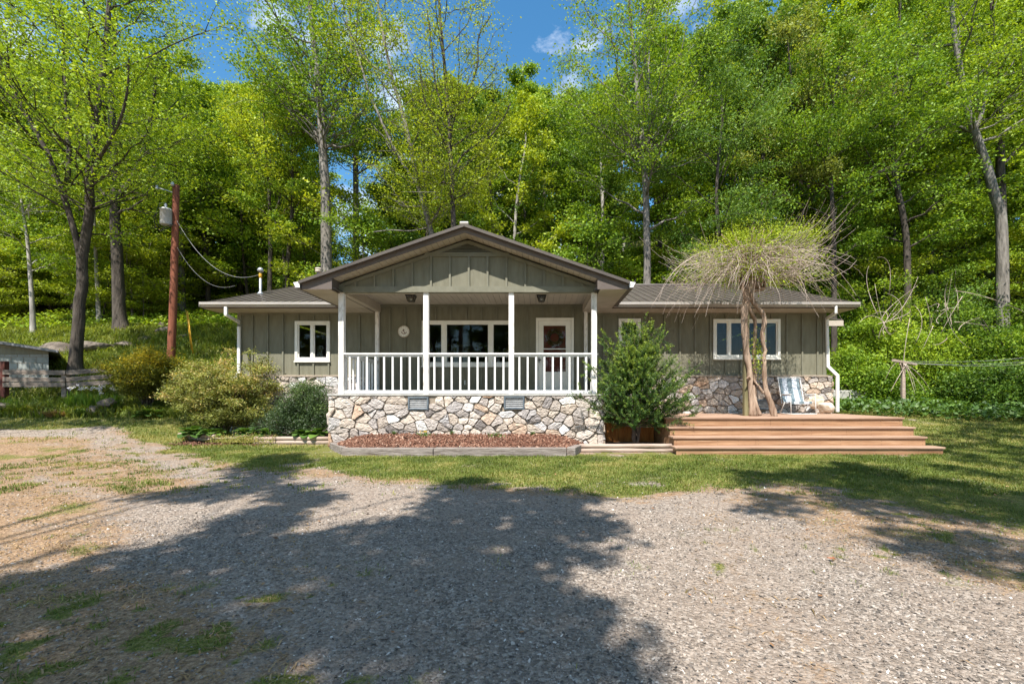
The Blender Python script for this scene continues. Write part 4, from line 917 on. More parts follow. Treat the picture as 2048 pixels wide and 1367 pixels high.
# yew in front of the deck skirting: long arching sprays set with needles
def yew():
    D = 9.75; x0 = X(1272, D); z0 = .08; r = np.random.default_rng(31)
    t = thing('yew_bush', 'spiky dark green yew growing between porch and deck', 'bush', (x0, D, z0)); wood = MB(); Vs = []; vs_ = []
    for k in range(5):
        a_ = k*1.3; q = np.array([[.035*math.cos(a_)*(1+j*.5), .035*math.sin(a_)*(1+j*.4), j*.16] for j in range(6)])+r.normal(0, .01, (6, 3)); wood.tube(q+[x0, D, z0], np.linspace(.034, .016, 6), 7)
    def spray(A, B, n, w_, sag):
        s = np.linspace(0, 1, n)[:, None]; c_ = A+(B-A)*s; c_[:, 2] += sag*np.sin(s[:, 0]*math.pi); return c_
    n_br = 190
    for i in range(n_br):
        az = i*2.399+r.uniform(-.3, .3); f = (i+.5)/n_br; base = np.array([r.normal(0, .06), r.normal(0, .06), .38+f*1.12])
        el = math.radians(16+64*f**1.2)+r.uniform(-.2, .2); ln = (1.32-.18*f)*r.uniform(.55, 1.12)*(1.0 if abs(math.cos(az)) > .5 else .8)
        tip = base+ln*np.array([math.cos(az)*math.cos(el), math.sin(az)*math.cos(el)*.8, math.sin(el)])
        if tip[2] > 2.78: tip[2] = 2.78-r.uniform(0, .35)
        tip[1] = max(tip[1], -1.0)
        c_ = spray(base, tip, 7, .1, -.05-.06*r.random()); wood.tube(c_+[x0, D, z0], np.linspace(.011, .003, 7), 4)
        subs = [(c_, 1.0)]
        for j in range(9):
            u = r.uniform(.25, 1); p = c_[0]+(c_[-1]-c_[0])*u; p[2] += -.06*math.sin(u*math.pi); d = (tip-base)/ln; dv = d*.8+r.normal(0, .55, 3); dv /= np.linalg.norm(dv)
            q = p+dv*r.uniform(.14, .34); q[2] += .04; subs.append((spray(p, q, 4, .1, .0), .8))
        for sp, sc in subs:
            L_ = np.linalg.norm(sp[-1]-sp[0]); n = int(L_*230); s = r.uniform(.25 if sc == 1 else 0, 1.02, n); idx_ = s*(len(sp)-1); i0 = np.clip(idx_.astype(int), 0, len(sp)-2); C = sp[i0]+(sp[i0+1]-sp[i0])*(idx_-i0)[:, None]
            ax = (sp[-1]-sp[0])/L_; sdv = r.normal(0, 1, (n, 3)); sdv -= ax*np.sum(sdv*ax, 1, keepdims=True); sdv /= np.linalg.norm(sdv, axis=1, keepdims=True); td = ax*.8+sdv
            td /= np.linalg.norm(td, axis=1, keepdims=True); sz = r.uniform(.035, .058, n); nr = randdir(n, .5, r); nr -= td*np.sum(nr*td, 1, keepdims=True); nr /= np.linalg.norm(nr, axis=1, keepdims=True)
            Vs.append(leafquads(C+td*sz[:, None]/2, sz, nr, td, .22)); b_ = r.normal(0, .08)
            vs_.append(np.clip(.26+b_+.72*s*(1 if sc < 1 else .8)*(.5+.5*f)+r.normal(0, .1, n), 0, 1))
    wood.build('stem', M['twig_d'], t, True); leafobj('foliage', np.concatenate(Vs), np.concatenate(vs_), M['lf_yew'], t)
yew()

# ------------------------------------------------------------------ wisteria on its post
PD = 10.3; pxx = X(1492, PD)
m = MB(); m.box(pxx-.055, pxx+.055, PD-.055, PD+.055, .69, 4.45); tag(m.build('timber_post', M['post'], bevel=.006), 'olive square timber post on the deck carrying the wisteria', 'post')
def wist():
    r = np.random.default_rng(44); t = thing('wisteria', 'old wisteria with twisted bare trunks and a mop of dry shoots over the deck', 'vine', (pxx, PD, .69))
    def tr(pp, rad, off, name='trunk'):
        pts = np.array([P(a, b, PD+o) for (a, b), o in zip(pp, off)]); s = np.linspace(0, len(pts)-1, len(pts)*6); k = np.arange(len(pts))
        q = np.stack([np.interp(s, k, pts[:, i]) for i in range(3)], 1)
        for _ in range(3): q[1:-1] = (q[:-2]+2*q[1:-1]+q[2:])/4
        rd = np.interp(s, k, rad)*(1+.22*vnoise(s*1.7, s*0+rad[0]*90, .6, 3)-.11)
        rd = rd*1.2; mb = MB(); mb.tube(q, rd, 10); a_ = s*2.2+r.random()*6    # a twisting secondary strand gives the gnarled profile
        o1 = np.stack([np.cos(a_), np.sin(a_), 0*a_], 1)*rd[:, None]*.62; mb.tube(q+o1, rd*.62, 8); mb.tube(q-o1*.9, rd*.55, 8)
        return mb.build(name, M['vinebark'], t, True)
    tr([(1506,832),(1504,800),(1500,765),(1499,735),(1493,705),(1490,672),(1488,640),(1492,612),(1500,590),(1506,565),(1500,540)], [.075,.05,.045,.05,.052,.055,.058,.05,.045,.045,.05], [-.12,-.1,-.12,-.12,-.11,-.12,-.13,-.16,-.13,-.1,0])
    tr([(1549,833),(1543,808),(1533,785),(1529,760),(1529,735),(1527,716),(1531,702),(1526,688),(1524,665),(1530,645),(1527,628),(1518,618),(1508,606),(1500,585),(1506,560),(1497,540)], [.06,.05,.042,.04,.038,.036,.034,.036,.036,.04,.042,.04,.042,.04,.04,.04], [-.18,-.16,-.14,-.1,-.1,-.08,-.08,-.1,-.1,-.1,-.1,-.12,-.14,-.2,-.12,-.05])
    tr([(1514,833),(1508,800),(1509,775),(1510,750),(1508,720),(1509,690),(1511,660),(1510,640),(1503,625),(1495,610),(1489,590),(1497,570),(1492,545)], [.045,.035,.03,.028,.028,.03,.028,.03,.035,.038,.04,.04,.04], [.02,0,0,.02,.05,.05,.04,0,-.05,-.1,-.14,-.1,0])
    tr([(1520,830),(1512,806),(1508,790),(1506,770)], [.03,.028,.025,.022], [-.2,-.15,-.12,-.1])
    tr([(1527,786),(1518,773),(1511,765),(1507,758)], [.025,.022,.02,.018], [-.1,-.08,-.06,-.05], 'branch')
    tr([(1502,760),(1498,752),(1493,757)], [.02,.015,.01], [-.14,-.2,-.22], 'branch')
    tr([(1490,600),(1498,585),(1512,580),(1528,578),(1530,565),(1524,545)], [.03,.03,.03,.028,.025,.02], [-.1,-.16,-.1,0,.02,.02], 'branch')
    tr([(1488,640),(1484,620),(1490,595),(1484,570),(1496,545)], [.035,.035,.03,.03,.03], [.05,-.02,-.12,-.16,-.05])
    # crown: dry whips and young leaves
    whip = MB(); thick = MB(); ctr = np.array([pxx+.10, PD, 4.05]); leafC = []
    for i in range(46):
        a_ = r.random()*6.28; q0 = ctr+[r.normal(0, .08), r.normal(0, .08), -.5]; e = ctr+[math.cos(a_)*r.uniform(.2, .8), math.sin(a_)*r.uniform(.2, .6), r.uniform(.2, .75)]; mid = (q0+e)/2+[0, 0, .2]
        s = np.linspace(0, 1, 8)[:, None]; c_ = (1-s)**2*q0+2*s*(1-s)*mid+s*s*e+r.normal(0, .025, (8, 3)); thick.tube(c_, np.linspace(.022, .008, 8), 5)
    for i in range(760):
        a_ = r.random()*2*math.pi; rad0 = r.uniform(0, 1.05); st_ = ctr+[math.cos(a_)*rad0, math.sin(a_)*rad0*.7, r.uniform(-.2, .5)-rad0*.08]
        a2 = a_+r.normal(0, .5); ln = r.uniform(.4, 1.3) if r.random() < .8 else r.uniform(1.1, 1.75)
        kind = r.random(); up0 = r.uniform(.05, .6)
        if kind < .42: drop = ln*r.uniform(.25, .95)
        elif kind < .85: drop = ln*r.uniform(-.1, .3)
        else: drop = -ln*r.uniform(.05, .35)
        if math.cos(a2) > .3 and kind > .45: drop -= ln*.15
        d = np.array([math.cos(a2), math.sin(a2)*.85, 0]); s = np.linspace(0, 1, 9)[:, None]
        c_ = st_+d*ln*(s-.12*s**3*(kind < .62)); c_[:, 2] += (up0*s*.5-(drop+up0*.5)*s**1.7)[:, 0]*1.0; c_ += np.cumsum(r.normal(0, .024, (9, 3)), 0)*np.array([1, 1, .7])+np.array([-d[1], d[0], 0])*(r.normal(0, .22)*s**2)
        if kind > .42: c_[:, 2] += (-.16*np.sin(s[:, 0]*math.pi)+.18*s[:, 0]**3)*ln*r.uniform(.3, 1.2)
        whip.tube(c_, np.linspace(.0062, .002, 9)*r.uniform(.6, 1.15), 4, False)
        if r.random() < .5: leafC.append(c_[r.integers(1, 6)])
    for i in range(330):
        a_ = r.random()*2*math.pi; rd = math.sqrt(r.random()); leafC.append(ctr+[math.cos(a_)*rd*1.5+.12, math.sin(a_)*rd*1.0, .46+.36*(1-rd)+r.normal(0, .12)+.18*math.cos(a_)*rd])
    thick.build('branch', M['vinebark'], t, True); whip.build('dry_shoots', M['twig'], t, True)
    leafC = np.array(leafC); n = 12000; own = r.integers(0, len(leafC), n); C = leafC[own]+r.normal(0, 1, (n, 3))*[.12, .12, .06]; V, v = leaves(C, r.uniform(.03, .065, n), .5, .4, r)
    leafobj('foliage', V-[0, 0, 0], v, M['lf_lime'], None); o = bpy.data.objects['foliage'] if False else COL.objects[-1]
    o.data.transform(__import__('mathutils').Matrix.Translation((-pxx, -PD, -.69))); o.parent = t
    n = 420; C = np.concatenate([np.array(P(1514, 690, PD))+r.normal(0, 1, (n//2, 3))*[.10, .07, .17], np.array(P(1516, 720, PD-.05))+r.normal(0, 1, (n//2, 3))*[.08, .06, .22]]); V, v = leaves(C, r.uniform(.03, .06, n), .5, .5, r)
    sl = leafobj('young_leaves', V-[pxx, PD, .69], v, M['lf_lime'], t)
wist()

# ------------------------------------------------------------------ folding lawn chair and pale rocks on the deck
def chair():
    D = 11.3; x0 = X(1593, D); z0 = .69; t = thing('lawn_chair', 'folding lawn chair with blue-grey striped webbing against the stone wall', 'chair', (x0, D, z0)); t.rotation_euler = (0, 0, 0)
    fr = MB(); w_ = .27
    for s in (-1, 1):
        xx = x0+s*(w_+.03); T = lambda p, n='frame': None
        fr.tube([(xx, D-.32, z0+.015), (xx, D+.22, z0+.015)], .011, 8)
        fr.tube([(xx, D-.30, z0+.015), (xx, D-.28, z0+.40), (xx, D-.24, z0+.46), (xx, D+.1, z0+.47)], .011, 8)
        fr.tube([(xx-s*.02, D-.2, z0+.30), (xx-s*.02, D+.16, z0+.26), (xx-s*.02, D+.34, z0+.92)], .011, 8)
        fr.tube([(xx, D+.2, z0+.015), (xx, D-.02, z0+.30)], .010, 8)
    for y, z in ((D-.32, z0+.015), (D+.22, z0+.015), (D-.2, z0+.30)): fr.tube([(x0-w_-.03, y, z), (x0+w_+.03, y, z)], .010, 8)
    fr.tube([(x0-w_-.01, D+.34, z0+.92), (x0+w_+.01, D+.34, z0+.92)], .011, 8)
    fr.build('frame', M['white'], t, True)
    for s in (-1, 1):
        a_ = MB(); a_.box(x0+s*(w_+.03)-.024, x0+s*(w_+.03)+.024, D-.28, D+.12, z0+.478, z0+.50); a_.build('armrest', M['oldwhite'], t, bevel=.008)
    blue = rough_mat('blue grey webbing', (.13,.175,.20), (.19,.245,.275), 30, rough=.8); pale = rough_mat('pale blue webbing', (.50,.54,.60), (.6,.64,.70), 30, rough=.8)
    wd = [(-.25, -.185, 0), (-.182, -.062, 1), (-.059, .059, 0), (.062, .182, 1), (.185, .25, 0)]
    for nm, A, B in (('backrest', (D+.135, z0+.30), (D+.345, z0+.93)), ('seat', (D-.215, z0+.315), (D+.145, z0+.275))):
        for c_ in (0, 1):
            m = MB()
            for u0, u1, k in wd:
                if k == c_:
                    n = 7
                    for i in range(n):
                        f0, f1 = i/n, (i+1)/n; sg = lambda f: .03*math.sin(f*math.pi)
                        p = lambda u, f: (x0+u, A[0]+(B[0]-A[0])*f+(sg(f) if nm == 'backrest' else 0), A[1]+(B[1]-A[1])*f-(sg(f) if nm == 'seat' else 0))
                        q = [p(u0, f0), p(u1, f0), p(u1, f1), p(u0, f1)]; q2 = [(a[0], a[1]+(.006 if nm == 'backrest' else 0), a[2]-(0 if nm == 'backrest' else .006)) for a in q]
                        m.add(q+q2, [(0,1,2,3),(7,6,5,4),(0,4,5,1),(2,6,7,3),(1,5,6,2),(3,7,4,0)])
                    if nm == 'seat': m.box(x0+u0, x0+u1, D-.225, D-.213, z0+.255, z0+.315)
            o = m.build(nm, blue if c_ == 0 else pale, t); o['label'] = ('blue-grey' if c_ == 0 else 'pale')+f' stripes of the {nm}'
chair()
def rock(name, x, y, z, s, mat, label, cat='rock', seed=1, group=None, ico=3):
    import bmesh
    bm = bmesh.new(); bmesh.ops.create_icosphere(bm, subdivisions=ico, radius=1)
    r = np.random.default_rng(seed); ph = r.uniform(0, 50, 3)
    pl = randdir(9, .1, r); ds = r.uniform(.55, .85, 9)
    for v in bm.verts:
        c_ = np.array(v.co)
        for p, d in zip(pl, ds):
            k = c_@p-d
            if k > 0: c_ = c_-p*k*.85
        f = 1+.18*(vnoise(c_[0]*1.5+ph[0]+c_[2], c_[1]*1.5+ph[1], .8, 3)-.5)*2
        v.co = (c_[0]*s[0]*f, c_[1]*s[1]*f, c_[2]*s[2]*f)
    me = bpy.data.meshes.new(name); bm.to_mesh(me); bm.free(); me.materials.append(mat)
    o = bpy.data.objects.new(name, me); COL.objects.link(o); o.location = (x, y, z); return tag(o, label, cat, group)
D = 11.55
rock('pale_rock', X(1651, D), D, .69+.15, (.24, .18, .17), M['palerock'], 'pale layered rock on the deck at the foot of the downspout', seed=3)
rock('pale_rock', X(1636, D), D+.12, .69+.34, (.20, .14, .22), M['palerock'], 'tan slanted rock leaning on the wall behind the chair', seed=8)

# ------------------------------------------------------------------ right side: clothesline, concrete blocks
D = 16.0; xx = X(1806, D); zb_ = float(gh(xx, D))
cl = thing('clothesline_post', 'weathered wooden T-post carrying the clothesline at the lawn edge', 'post', (xx, D, zb_))
m = MB(); m.box(xx-.055, xx+.055, D-.05, D+.05, zb_-.2, Z(724, D)); m.build('upright', M['log'], cl, bevel=.01)
m = MB(); m.bar((X(1784, D-.3), D-.35, Z(722, D)), (X(1834, D+.3), D+.35, Z(727, D)), .09, .09); m.build('crossarm', M['log'], cl, bevel=.008)
m = MB(); 
for s in (-1, 1): m.bar((xx, D, Z(748, D)), (xx+s*.26, D+s*.2, Z(728, D)), .04, .06)
m.build('brace', M['log'], cl)
for (a_, y0), (b_, y1, D1), lab in (((1800, 722), (2120, 707, 17), 'uppermost wire of the clothesline running right'), ((1812, 725), (2120, 716, 15.2), 'middle wire of the clothesline running right'), ((1824, 726), (2120, 722, 16.2), 'lowest wire of the clothesline running right')):
    A = np.array(P(a_, y0, D)); B = np.array(P(b_, y1, D1)); s = np.linspace(0, 1, 14)[:, None]; c_ = A+(B-A)*s; c_[:, 2] -= .13*np.sin(s[:, 0]*math.pi); m = MB(); m.tube(c_, .006, 5); tag(m.build('clothesline', M['wire'], None, True), lab, 'wire')
m = MB(); r = np.random.default_rng(9)
for k in range(7):
    A = np.array([xx+r.normal(0, .1), D-.08, Z(728, D)]); B = A+[r.normal(0, .8), r.normal(0, .2), -r.uniform(.4, 1.1)]; s = np.linspace(0, 1, 9)[:, None]; mid = (A+B)/2+[0, 0, .35+r.normal(0, .2)]; m.tube((1-s)**2*A+2*s*(1-s)*mid+s*s*B, np.linspace(.012, .005, 9), 5)
tag(m.build('dry_vine', M['twig'], None, True), 'bare brown vine tangled on the clothesline post', 'vine')
for px, py, w_, h_, D, lab in ((1700, 800, 1.65, .62, 18.0, 'long low mossy concrete block right of the house'), (1728, 780, .5, .30, 18.3, 'small grey concrete block standing on the low wall'), (1792, 800, 1.0, .62, 17.6, 'rounded pale boulder behind the clothesline post')):
    x = X(px, D); z = float(gh(x, D)); 
    if 'boulder' in lab: rock('boulder', x, D, z+.2, (.62, .4, .5), M['concrete'], lab, 'boulder', 12)
    else:
        z0_ = z-.1 if h_ > .5 else Z(787, D); m = MB(); m.box(x-w_/2, x+w_/2, D-.25, D+.25, z0_, z0_+h_); tag(m.build('concrete_block', M['concrete'], bevel=.05), lab, 'block')

# ------------------------------------------------------------------ left side: utility pole, marker, shed, fence
D = 15.4; x0 = X(340, D); zb_ = float(gh(x0, D)); A = np.array([x0, D, min(zb_, Z(712, D))-.3]); B = np.array(P(352, 370, D))
pl = thing('utility_pole', 'red-brown wooden utility pole with a transformer left of the house', 'utility pole', tuple(A))
m = MB(); s = np.linspace(0, 1, 12)[:, None]; m.tube(A+(B-A)*s+np.c_[.03*np.sin(s*3), 0*s, 0*s], np.linspace(.125, .095, 12), 16); m.build('pole', M['pole'], pl, True)
tx, tz = X(332, D-.2), Z(434, D-.2); m = MB(); m.lathe(tx, D-.2, [(.02, tz-.27), (.155, tz-.265), (.165, tz-.24), (.165, tz+.22), (.175, tz+.225), (.175, tz+.25), (.13, tz+.29), (.03, tz+.31)], 20); tf = m.build('transformer', rough_mat('transformer grey', (.34,.34,.33), (.45,.45,.44), 6, rough=.5), pl, True)
m = MB(); m.lathe(tx-.01, D-.2, [(.03, tz+.29), (.05, tz+.32), (.035, tz+.34), (.05, tz+.36), (.035, tz+.38), (.05, tz+.40), (.02, tz+.47)], 10); m.build('bushing', M['metal'], tf, True)
m = MB(); m.box(tx+.14, x0+.12, D-.22, D-.16, tz-.14, tz-.09); m.box(tx+.14, x0+.12, D-.22, D-.16, tz+.12, tz+.17); m.build('bracket', M['metal'], tf)
m = MB(); c_ = [(tx-.17, D-.3, tz+.1), (tx-.3, D-.35, tz-.05), (tx-.26, D-.3, tz-.35), (tx-.1, D-.3, tz-.5), (tx+.2, D-.2, tz-.3)]; m.tube(c_, .012, 5); m.tube([(a+.05, b, c+.08) for a, b, c in c_], .010, 5); m.tube([(tx, D-.2, tz+.46), (tx-.12, D-.3, tz+.42), (tx-.2, D-.36, tz+.1), (tx-.1, D-.37, tz-.1)], .008, 5); m.build('lead_cable', M['black'], tf, True)
m = MB(); m.bar(P(350, 386, D), P(315, 375, D), .03, .03); m.build('guy_arm', M['metal'], pl); m = MB(); m.lathe(*P(314, 375, D)[:2], [(.03, Z(375, D)-.08), (.055, Z(375, D)-.03), (.03, Z(375, D)), (.05, Z(375, D)+.04), (.02, Z(375, D)+.08)], 10); m.build('insulator', M['metal'], pl, True)
m = MB(); m.lathe(*P(345, 371, D-.15)[:2], [(.05, Z(376, D)), (.06, Z(372, D)), (.03, Z(368, D))], 10); m.build('insulator', M['metal'], pl, True)
def cable(name, A, B, sag, r_, mat, lab):
    A, B = np.array(A), np.array(B); s = np.linspace(0, 1, 24)[:, None]; c_ = A+(B-A)*s; c_[:, 2] -= sag*4*s[:, 0]*(1-s[:, 0]); m = MB(); m.tube(c_, r_, 5); tag(m.build(name, M[mat], None, True), lab, 'cable')
cable('service_cable', P(351, 436, D), (X(521, 13.4), 13.4, Z(548, 13.4)), .75, .006, 'wire', 'thin grey service cable sagging from the pole to the roof mast')
cable('phone_cable', P(353, 492, D), P(470, 571, 14), .5, .004, 'wire', 'thin lower cable dropping from the pole toward the roof')
D = 15.8; m = MB(); m.tube([P(386, 706, D), P(375, 622, D)], .018, 8); m.tube([(X(383, D), D, Z(700, D)), (X(372, D), D, Z(620, D))], .013, 6); tag(m.build('guy_marker', M['yellow'], None, True), 'thin yellow guy-wire guard standing on the bank right of the pole', 'marker')
# shed
sh = thing('block_shed', 'pale concrete block shed with a low grey roof at the left edge', 'shed', (-18, 15, .8))
D = 14.6; xr = X(97, D); zt = Z(708, D); zb_ = .6; m = MB(); xb = X(92, D+4); m.hexa([(xr-6,D,zb_),(xr,D,zb_),(xb,D+4,zb_),(xb-6,D+4,zb_),(xr-6,D,zt),(xr,D,zt),(xb,D+4,zt),(xb-6,D+4,zt)])
m.build('block_wall', rough_mat('pale blue-green block', (.20,.215,.20), (.30,.315,.295), 5, bump=.4), sh); gm = MB()
z = zb_+.2; k = 0
while z < zt: 
    gm.box(xr-5.99, xr+.004, D-.006, D+.01, z-.006, z+.006); x = xr-.2-(k % 2)*.2
    while x > xr-5.9: gm.box(x-.006, x+.006, D-.006, D+.01, z+.006, min(z+.194, zt)); x -= .4
    z += .2; k += 1
gm.build('mortar_joints', M['mortar'], sh)
m = MB(); m.add([(xr-6, D-.03, zt), (xr+.03, D-.03, zt), (xr+.03, D-.03, Z(696, D)), (xr-6, D-.03, Z(640, D)), (xb-6, D+4, zt), (xb+.03, D+4, zt), (xb+.03, D+4, Z(696, D)), (xb-6, D+4, Z(640, D))], [(0,1,2,3),(1,5,6,2),(7,6,5,4),(3,2,6,7)]); m.build('gable_boards', M['siding'], sh)
m = MB(); m.slab([(xr+.62, D-.3, Z(702, D)), (xr-6, D-.3, Z(640, D)), (xb-6, D+4.3, Z(640, D)), (xb+.5, D+4.3, Z(702, D))][::-1], .07); m.build('roof', M['shedroof'], sh)
# board fence
fe = thing('board_fence', 'three-rail weathered board fence on the left bank', 'fence', (X(120, 13.9), 13.9, .9))
fx = [(8, 13.7), (130, 13.9), (262, 14.3)]
for i, (px, D) in enumerate(fx):
    m = MB(); x = X(px, D); m.box(x-.07, x+.07, D-.05, D+.08, .5, Z([722, 742, 731][i], D)); m.build('fence_post', M['rail_red'] if i == 0 else M['fence'], fe, bevel=.008)
for py0, py1, py2, dz in ((744, 745, 736, .155), (758, 759, 749, .15), (769, 769, 762, .15)):
    for (pa, Da, ya), (pb, Db, yb) in (((6, 13.64, py0), (131, 13.84, py1)), ((133, 13.84, py1), (262, 14.24, py2))):
        m = MB(); m.bar(P(pa, ya, Da), P(pb, yb, Db), .035, dz*.9); m.build('rail', M['fence'], fe, bevel=.004)
# rocks on the bank
for i, (px, py, s, lab) in enumerate(((190, 700, (1.0, .6, .36), 'big rounded brown boulder right of the dark forked trunk'), (112, 706, (.75, .5, .4), 'low brown boulder behind the shed corner'), (330, 663, (.4, .3, .2), 'grey rock on the bank left of the pole top of the slope'),
     (366, 675, (.42, .3, .18), 'flat grey rock on the bank right of the utility pole'), (292, 682, (.4, .3, .2), 'dark mossy rock on the bank above the golden bush'), (250, 692, (.45, .3, .18), 'dark flat rock on the slope above the fence end'), (322, 655, (.22, .2, .24), 'small upright grey stone highest on the bank'))):
    D = 16+i*.3 if py > 690 else 17.5
    for D in np.arange(13.5, 26, .1):
        if Z(py, D) < float(gh(X(px, D), D))+.02: break
    rock('bank_rock', X(px, D), D, float(gh(X(px, D), D))+s[2]*.15, s, M['rock'], lab, 'rock', 40+i)
for i, (px, py, s, lab) in enumerate(((186, 822, (.22, .16, .17), 'rounded grey stone at the front of the iris bed'), (213, 806, (.24, .18, .16), 'grey stone beside the golden bush at the iris bed'), (68, 828, (.26, .18, .1), 'flat reddish stone at the left end of the bed'), (6, 812, (.2, .2, .13), 'tan stone at the left picture edge'))):
    D = 12.6; rock('edging_stone', X(px, D), D, Z(py, D)+.02, s, M['rock'], lab, 'stone', 60+i, ico=2)
# ------------------------------------------------------------------ trees
def bez(p0, p1, p2, n):
    s = np.linspace(0, 1, n)[:, None]; return (1-s)**2*p0+2*s*(1-s)*p1+s*s*p2
def smooth_path(pts, per=5):
    pts = np.asarray(pts, float); k = np.arange(len(pts)); s = np.linspace(0, len(pts)-1, (len(pts)-1)*per+1)
    q = np.stack([np.interp(s, k, pts[:, i]) for i in range(3)], 1)
    for _ in range(3): q[1:-1] = (q[:-2]+2*q[1:-1]+q[2:])/4
    return q
def tree_mesh(seed, trunks, rad, crown0, cr, nl, leafs, limbs=16, subs=6, layer=.09, crad=.27, prof=None, elev=(25, 60), upl=.35, wr=.55, lowtwigs=0, vb=.5, leafup=.9, limbr=.42, gap=.3, skirt=0):
    """trunks: list of paths (local). returns wood MB, leaf V, leaf v"""
    r = np.random.default_rng(seed); wood = MB(); cl = []; H = max(t[-1][2] for t in trunks)
    prof = prof or (lambda f: math.sin(math.pi*min(1, .18+f*.82))**.7)
    for ti_, tr in enumerate(trunks):
        tr = np.asarray(tr, float); n = len(tr); rd = rad*(1 if ti_ == 0 else .72); hz = tr[:, 2]/max(tr[-1][2], .1)
        radii = rd*np.clip(1-hz*.86, .07, 1)**.85; 
        if ti_ == 0: radii = radii*(1+.45*np.exp(-tr[:, 2]/.35))
        wood.tube(tr, radii, 9)
        nlb = limbs if ti_ == 0 else int(limbs*.7)
        for i in range(nlb):
            f = (i+r.uniform(.1, .9))/nlb; zf = crown0+(1-crown0)*f*.97; j = np.interp(zf*tr[-1][2], tr[:, 2], np.arange(n)); j0 = min(int(j), n-2); b0 = tr[j0]+(tr[j0+1]-tr[j0])*(j-j0)
            az = i*2.399+ti_*1.3+r.uniform(-.5, .5); el = R(r.uniform(*elev))*(.55+.75*f); ln = cr*prof(f)*r.uniform(.65, 1.15)
            d = np.array([math.cos(az)*math.cos(el), math.sin(az)*math.cos(el), math.sin(el)]); tip = b0+d*ln+[0, 0, upl*ln*.3]; mid = b0+d*ln*.5+[0, 0, -upl*ln*.12]+r.normal(0, ln*.05, 3)
            lp = bez(b0, mid, tip, 8); lp[1:] += r.normal(0, ln*.014, (7, 3)); rb = max(.012, np.interp(zf*tr[-1][2], tr[:, 2], radii)*limbr*min(1, ln/cr+.35)); wood.tube(lp, np.linspace(rb, .009, 8), 5)
            for k in range(subs):
                u = r.uniform(.22, 1); q = u*7; q0 = min(int(q), 6); s0 = lp[q0]+(lp[q0+1]-lp[q0])*(q-q0); sd_ = 1 if k % 2 else -1
                hd = math.atan2(d[1], d[0])+sd_*r.uniform(.4, 1.1); sl = ln*.42*(1.15-u*.6)*r.uniform(.6, 1.2); se = s0+np.array([math.cos(hd)*sl, math.sin(hd)*sl, sl*r.uniform(-.12, .5)]); sp = bez(s0, (s0+se)/2+[0, 0, sl*.1], se, 4)
                wood.tube(sp, np.linspace(rb*.38, .006, 4), 4); cl += [sp[1], sp[2], sp[3]]
                for e in range(2):
                    tq = sp[r.integers(1, 4)]; te = tq+r.normal(0, 1, 3)*[sl*.35, sl*.35, sl*.12]; wood.tube(np.array([tq, te]), [.008, .004], 3, False); cl.append(te)
            cl += [lp[-1], lp[-2], lp[5]]
    cl = np.array(cl)
    if gap: cl = cl[r.random(len(cl)) > gap]
    own = r.integers(0, len(cl), nl); sv = r.normal(0, .19, len(cl)); C = cl[own]+r.normal(0, 1, (nl, 3))*[crad, crad, layer]
    V, v = leaves(C, r.uniform(leafs*.65, leafs*1.25, nl), leafup, wr, r); v = np.clip(vb+sv[own]+r.normal(0, .13, nl), 0, 1)
    return wood, V, v
def put_tree(name, label, x, y, z, wood, V, v, bark, leaf, group=None):
    t = thing(name, label, 'tree', (x, y, z), group); wd = MB(); wd.v = [(a+x, b+y, c+z) for a, b, c in wood.v]; wd.f = wood.f; wd.c = wood.c
    wd.build('trunk', bark, t, True); leafobj('crown', V, v, leaf, t); return t
def px_tree(seed, name, label, D, paths, wpx, bark, leaf, **k):
    """trunk outlines read off the photo at distance D; the foot stands on the ground"""
    x0 = X(paths[0][0][0], D); z0 = float(gh(x0, D)); yj = np.random.default_rng(seed)
    tr = []
    for i, pth in enumerate(paths):
        pts = [np.array(P(a, b, D)) for a, b in pth]
        if i == 0 and pts[0][2] > z0: pts = [np.array([x0, D, z0-.1])]+pts
        pts = np.array(pts)-[x0, D, z0]; pts[:, 1] += (np.linspace(0, 1, len(pts))*yj.normal(0, .8) if i else 0); tr.append(smooth_path(pts))
    wood, V, v = tree_mesh(seed, tr, wpx/FPX*D/2, **k); return put_tree(name, label, x0, D, z0, wood, V, v, bark, leaf)
K = M
px_tree(101, 'maple_tree', 'dark forked maple tree rising behind the left fence end', 15.2, [[(150,738),(153,690),(158,640),(158,605),(166,570),(163,525),(172,470),(180,420),(178,360),(183,300),(192,230),(205,150),(215,60),(222,-60),(226,-180)], [(163,528),(158,480),(148,430),(134,370),(118,320),(95,270),(60,200),(30,120),(10,20)], [(180,420),(198,378),(222,345),(262,315),(305,270),(330,225),(345,190)], [(134,370),(132,300),(118,200),(105,100),(95,0)]],
        21, K['bark_d'], K['lf_spring'], crown0=.38, cr=3.9, nl=32000, leafs=.105, limbs=20, layer=0.08, crad=.42, gap=.35)
px_tree(102, 'oak_tree', 'tall dark straight tree between the forked maple and the utility pole', 20.5, [[(243,668),(238,620),(236,560),(234,500),(229,440),(231,380),(226,300),(222,200),(228,80),(230,-80)], [(231,400),(262,350),(280,290),(292,200),(300,90)]], 22, K['bark_d'], K['lf_spring'], crown0=.30, cr=4.6, nl=26000, leafs=.13, limbs=18, layer=0.08)
px_tree(103, 'sapling_tree', 'thin pale straight trunk just left of the tall dark tree', 22, [[(199,655),(196,600),(192,520),(188,430),(186,330),(184,250)]], 8, K['bark_p'], K['lf_lime'], crown0=.35, cr=2.6, nl=9000, leafs=.13, limbs=12)
px_tree(104, 'birch_tree', 'slim whitish trunk at the far left of the wood', 20, [[(66,650),(64,600),(60,540),(55,480),(47,430),(38,370),(28,300)], [(47,430),(60,390),(80,350)]], 9, K['bark_p'], K['lf_spring'], crown0=.3, cr=2.8, nl=9000, leafs=.13, limbs=12, gap=.3)
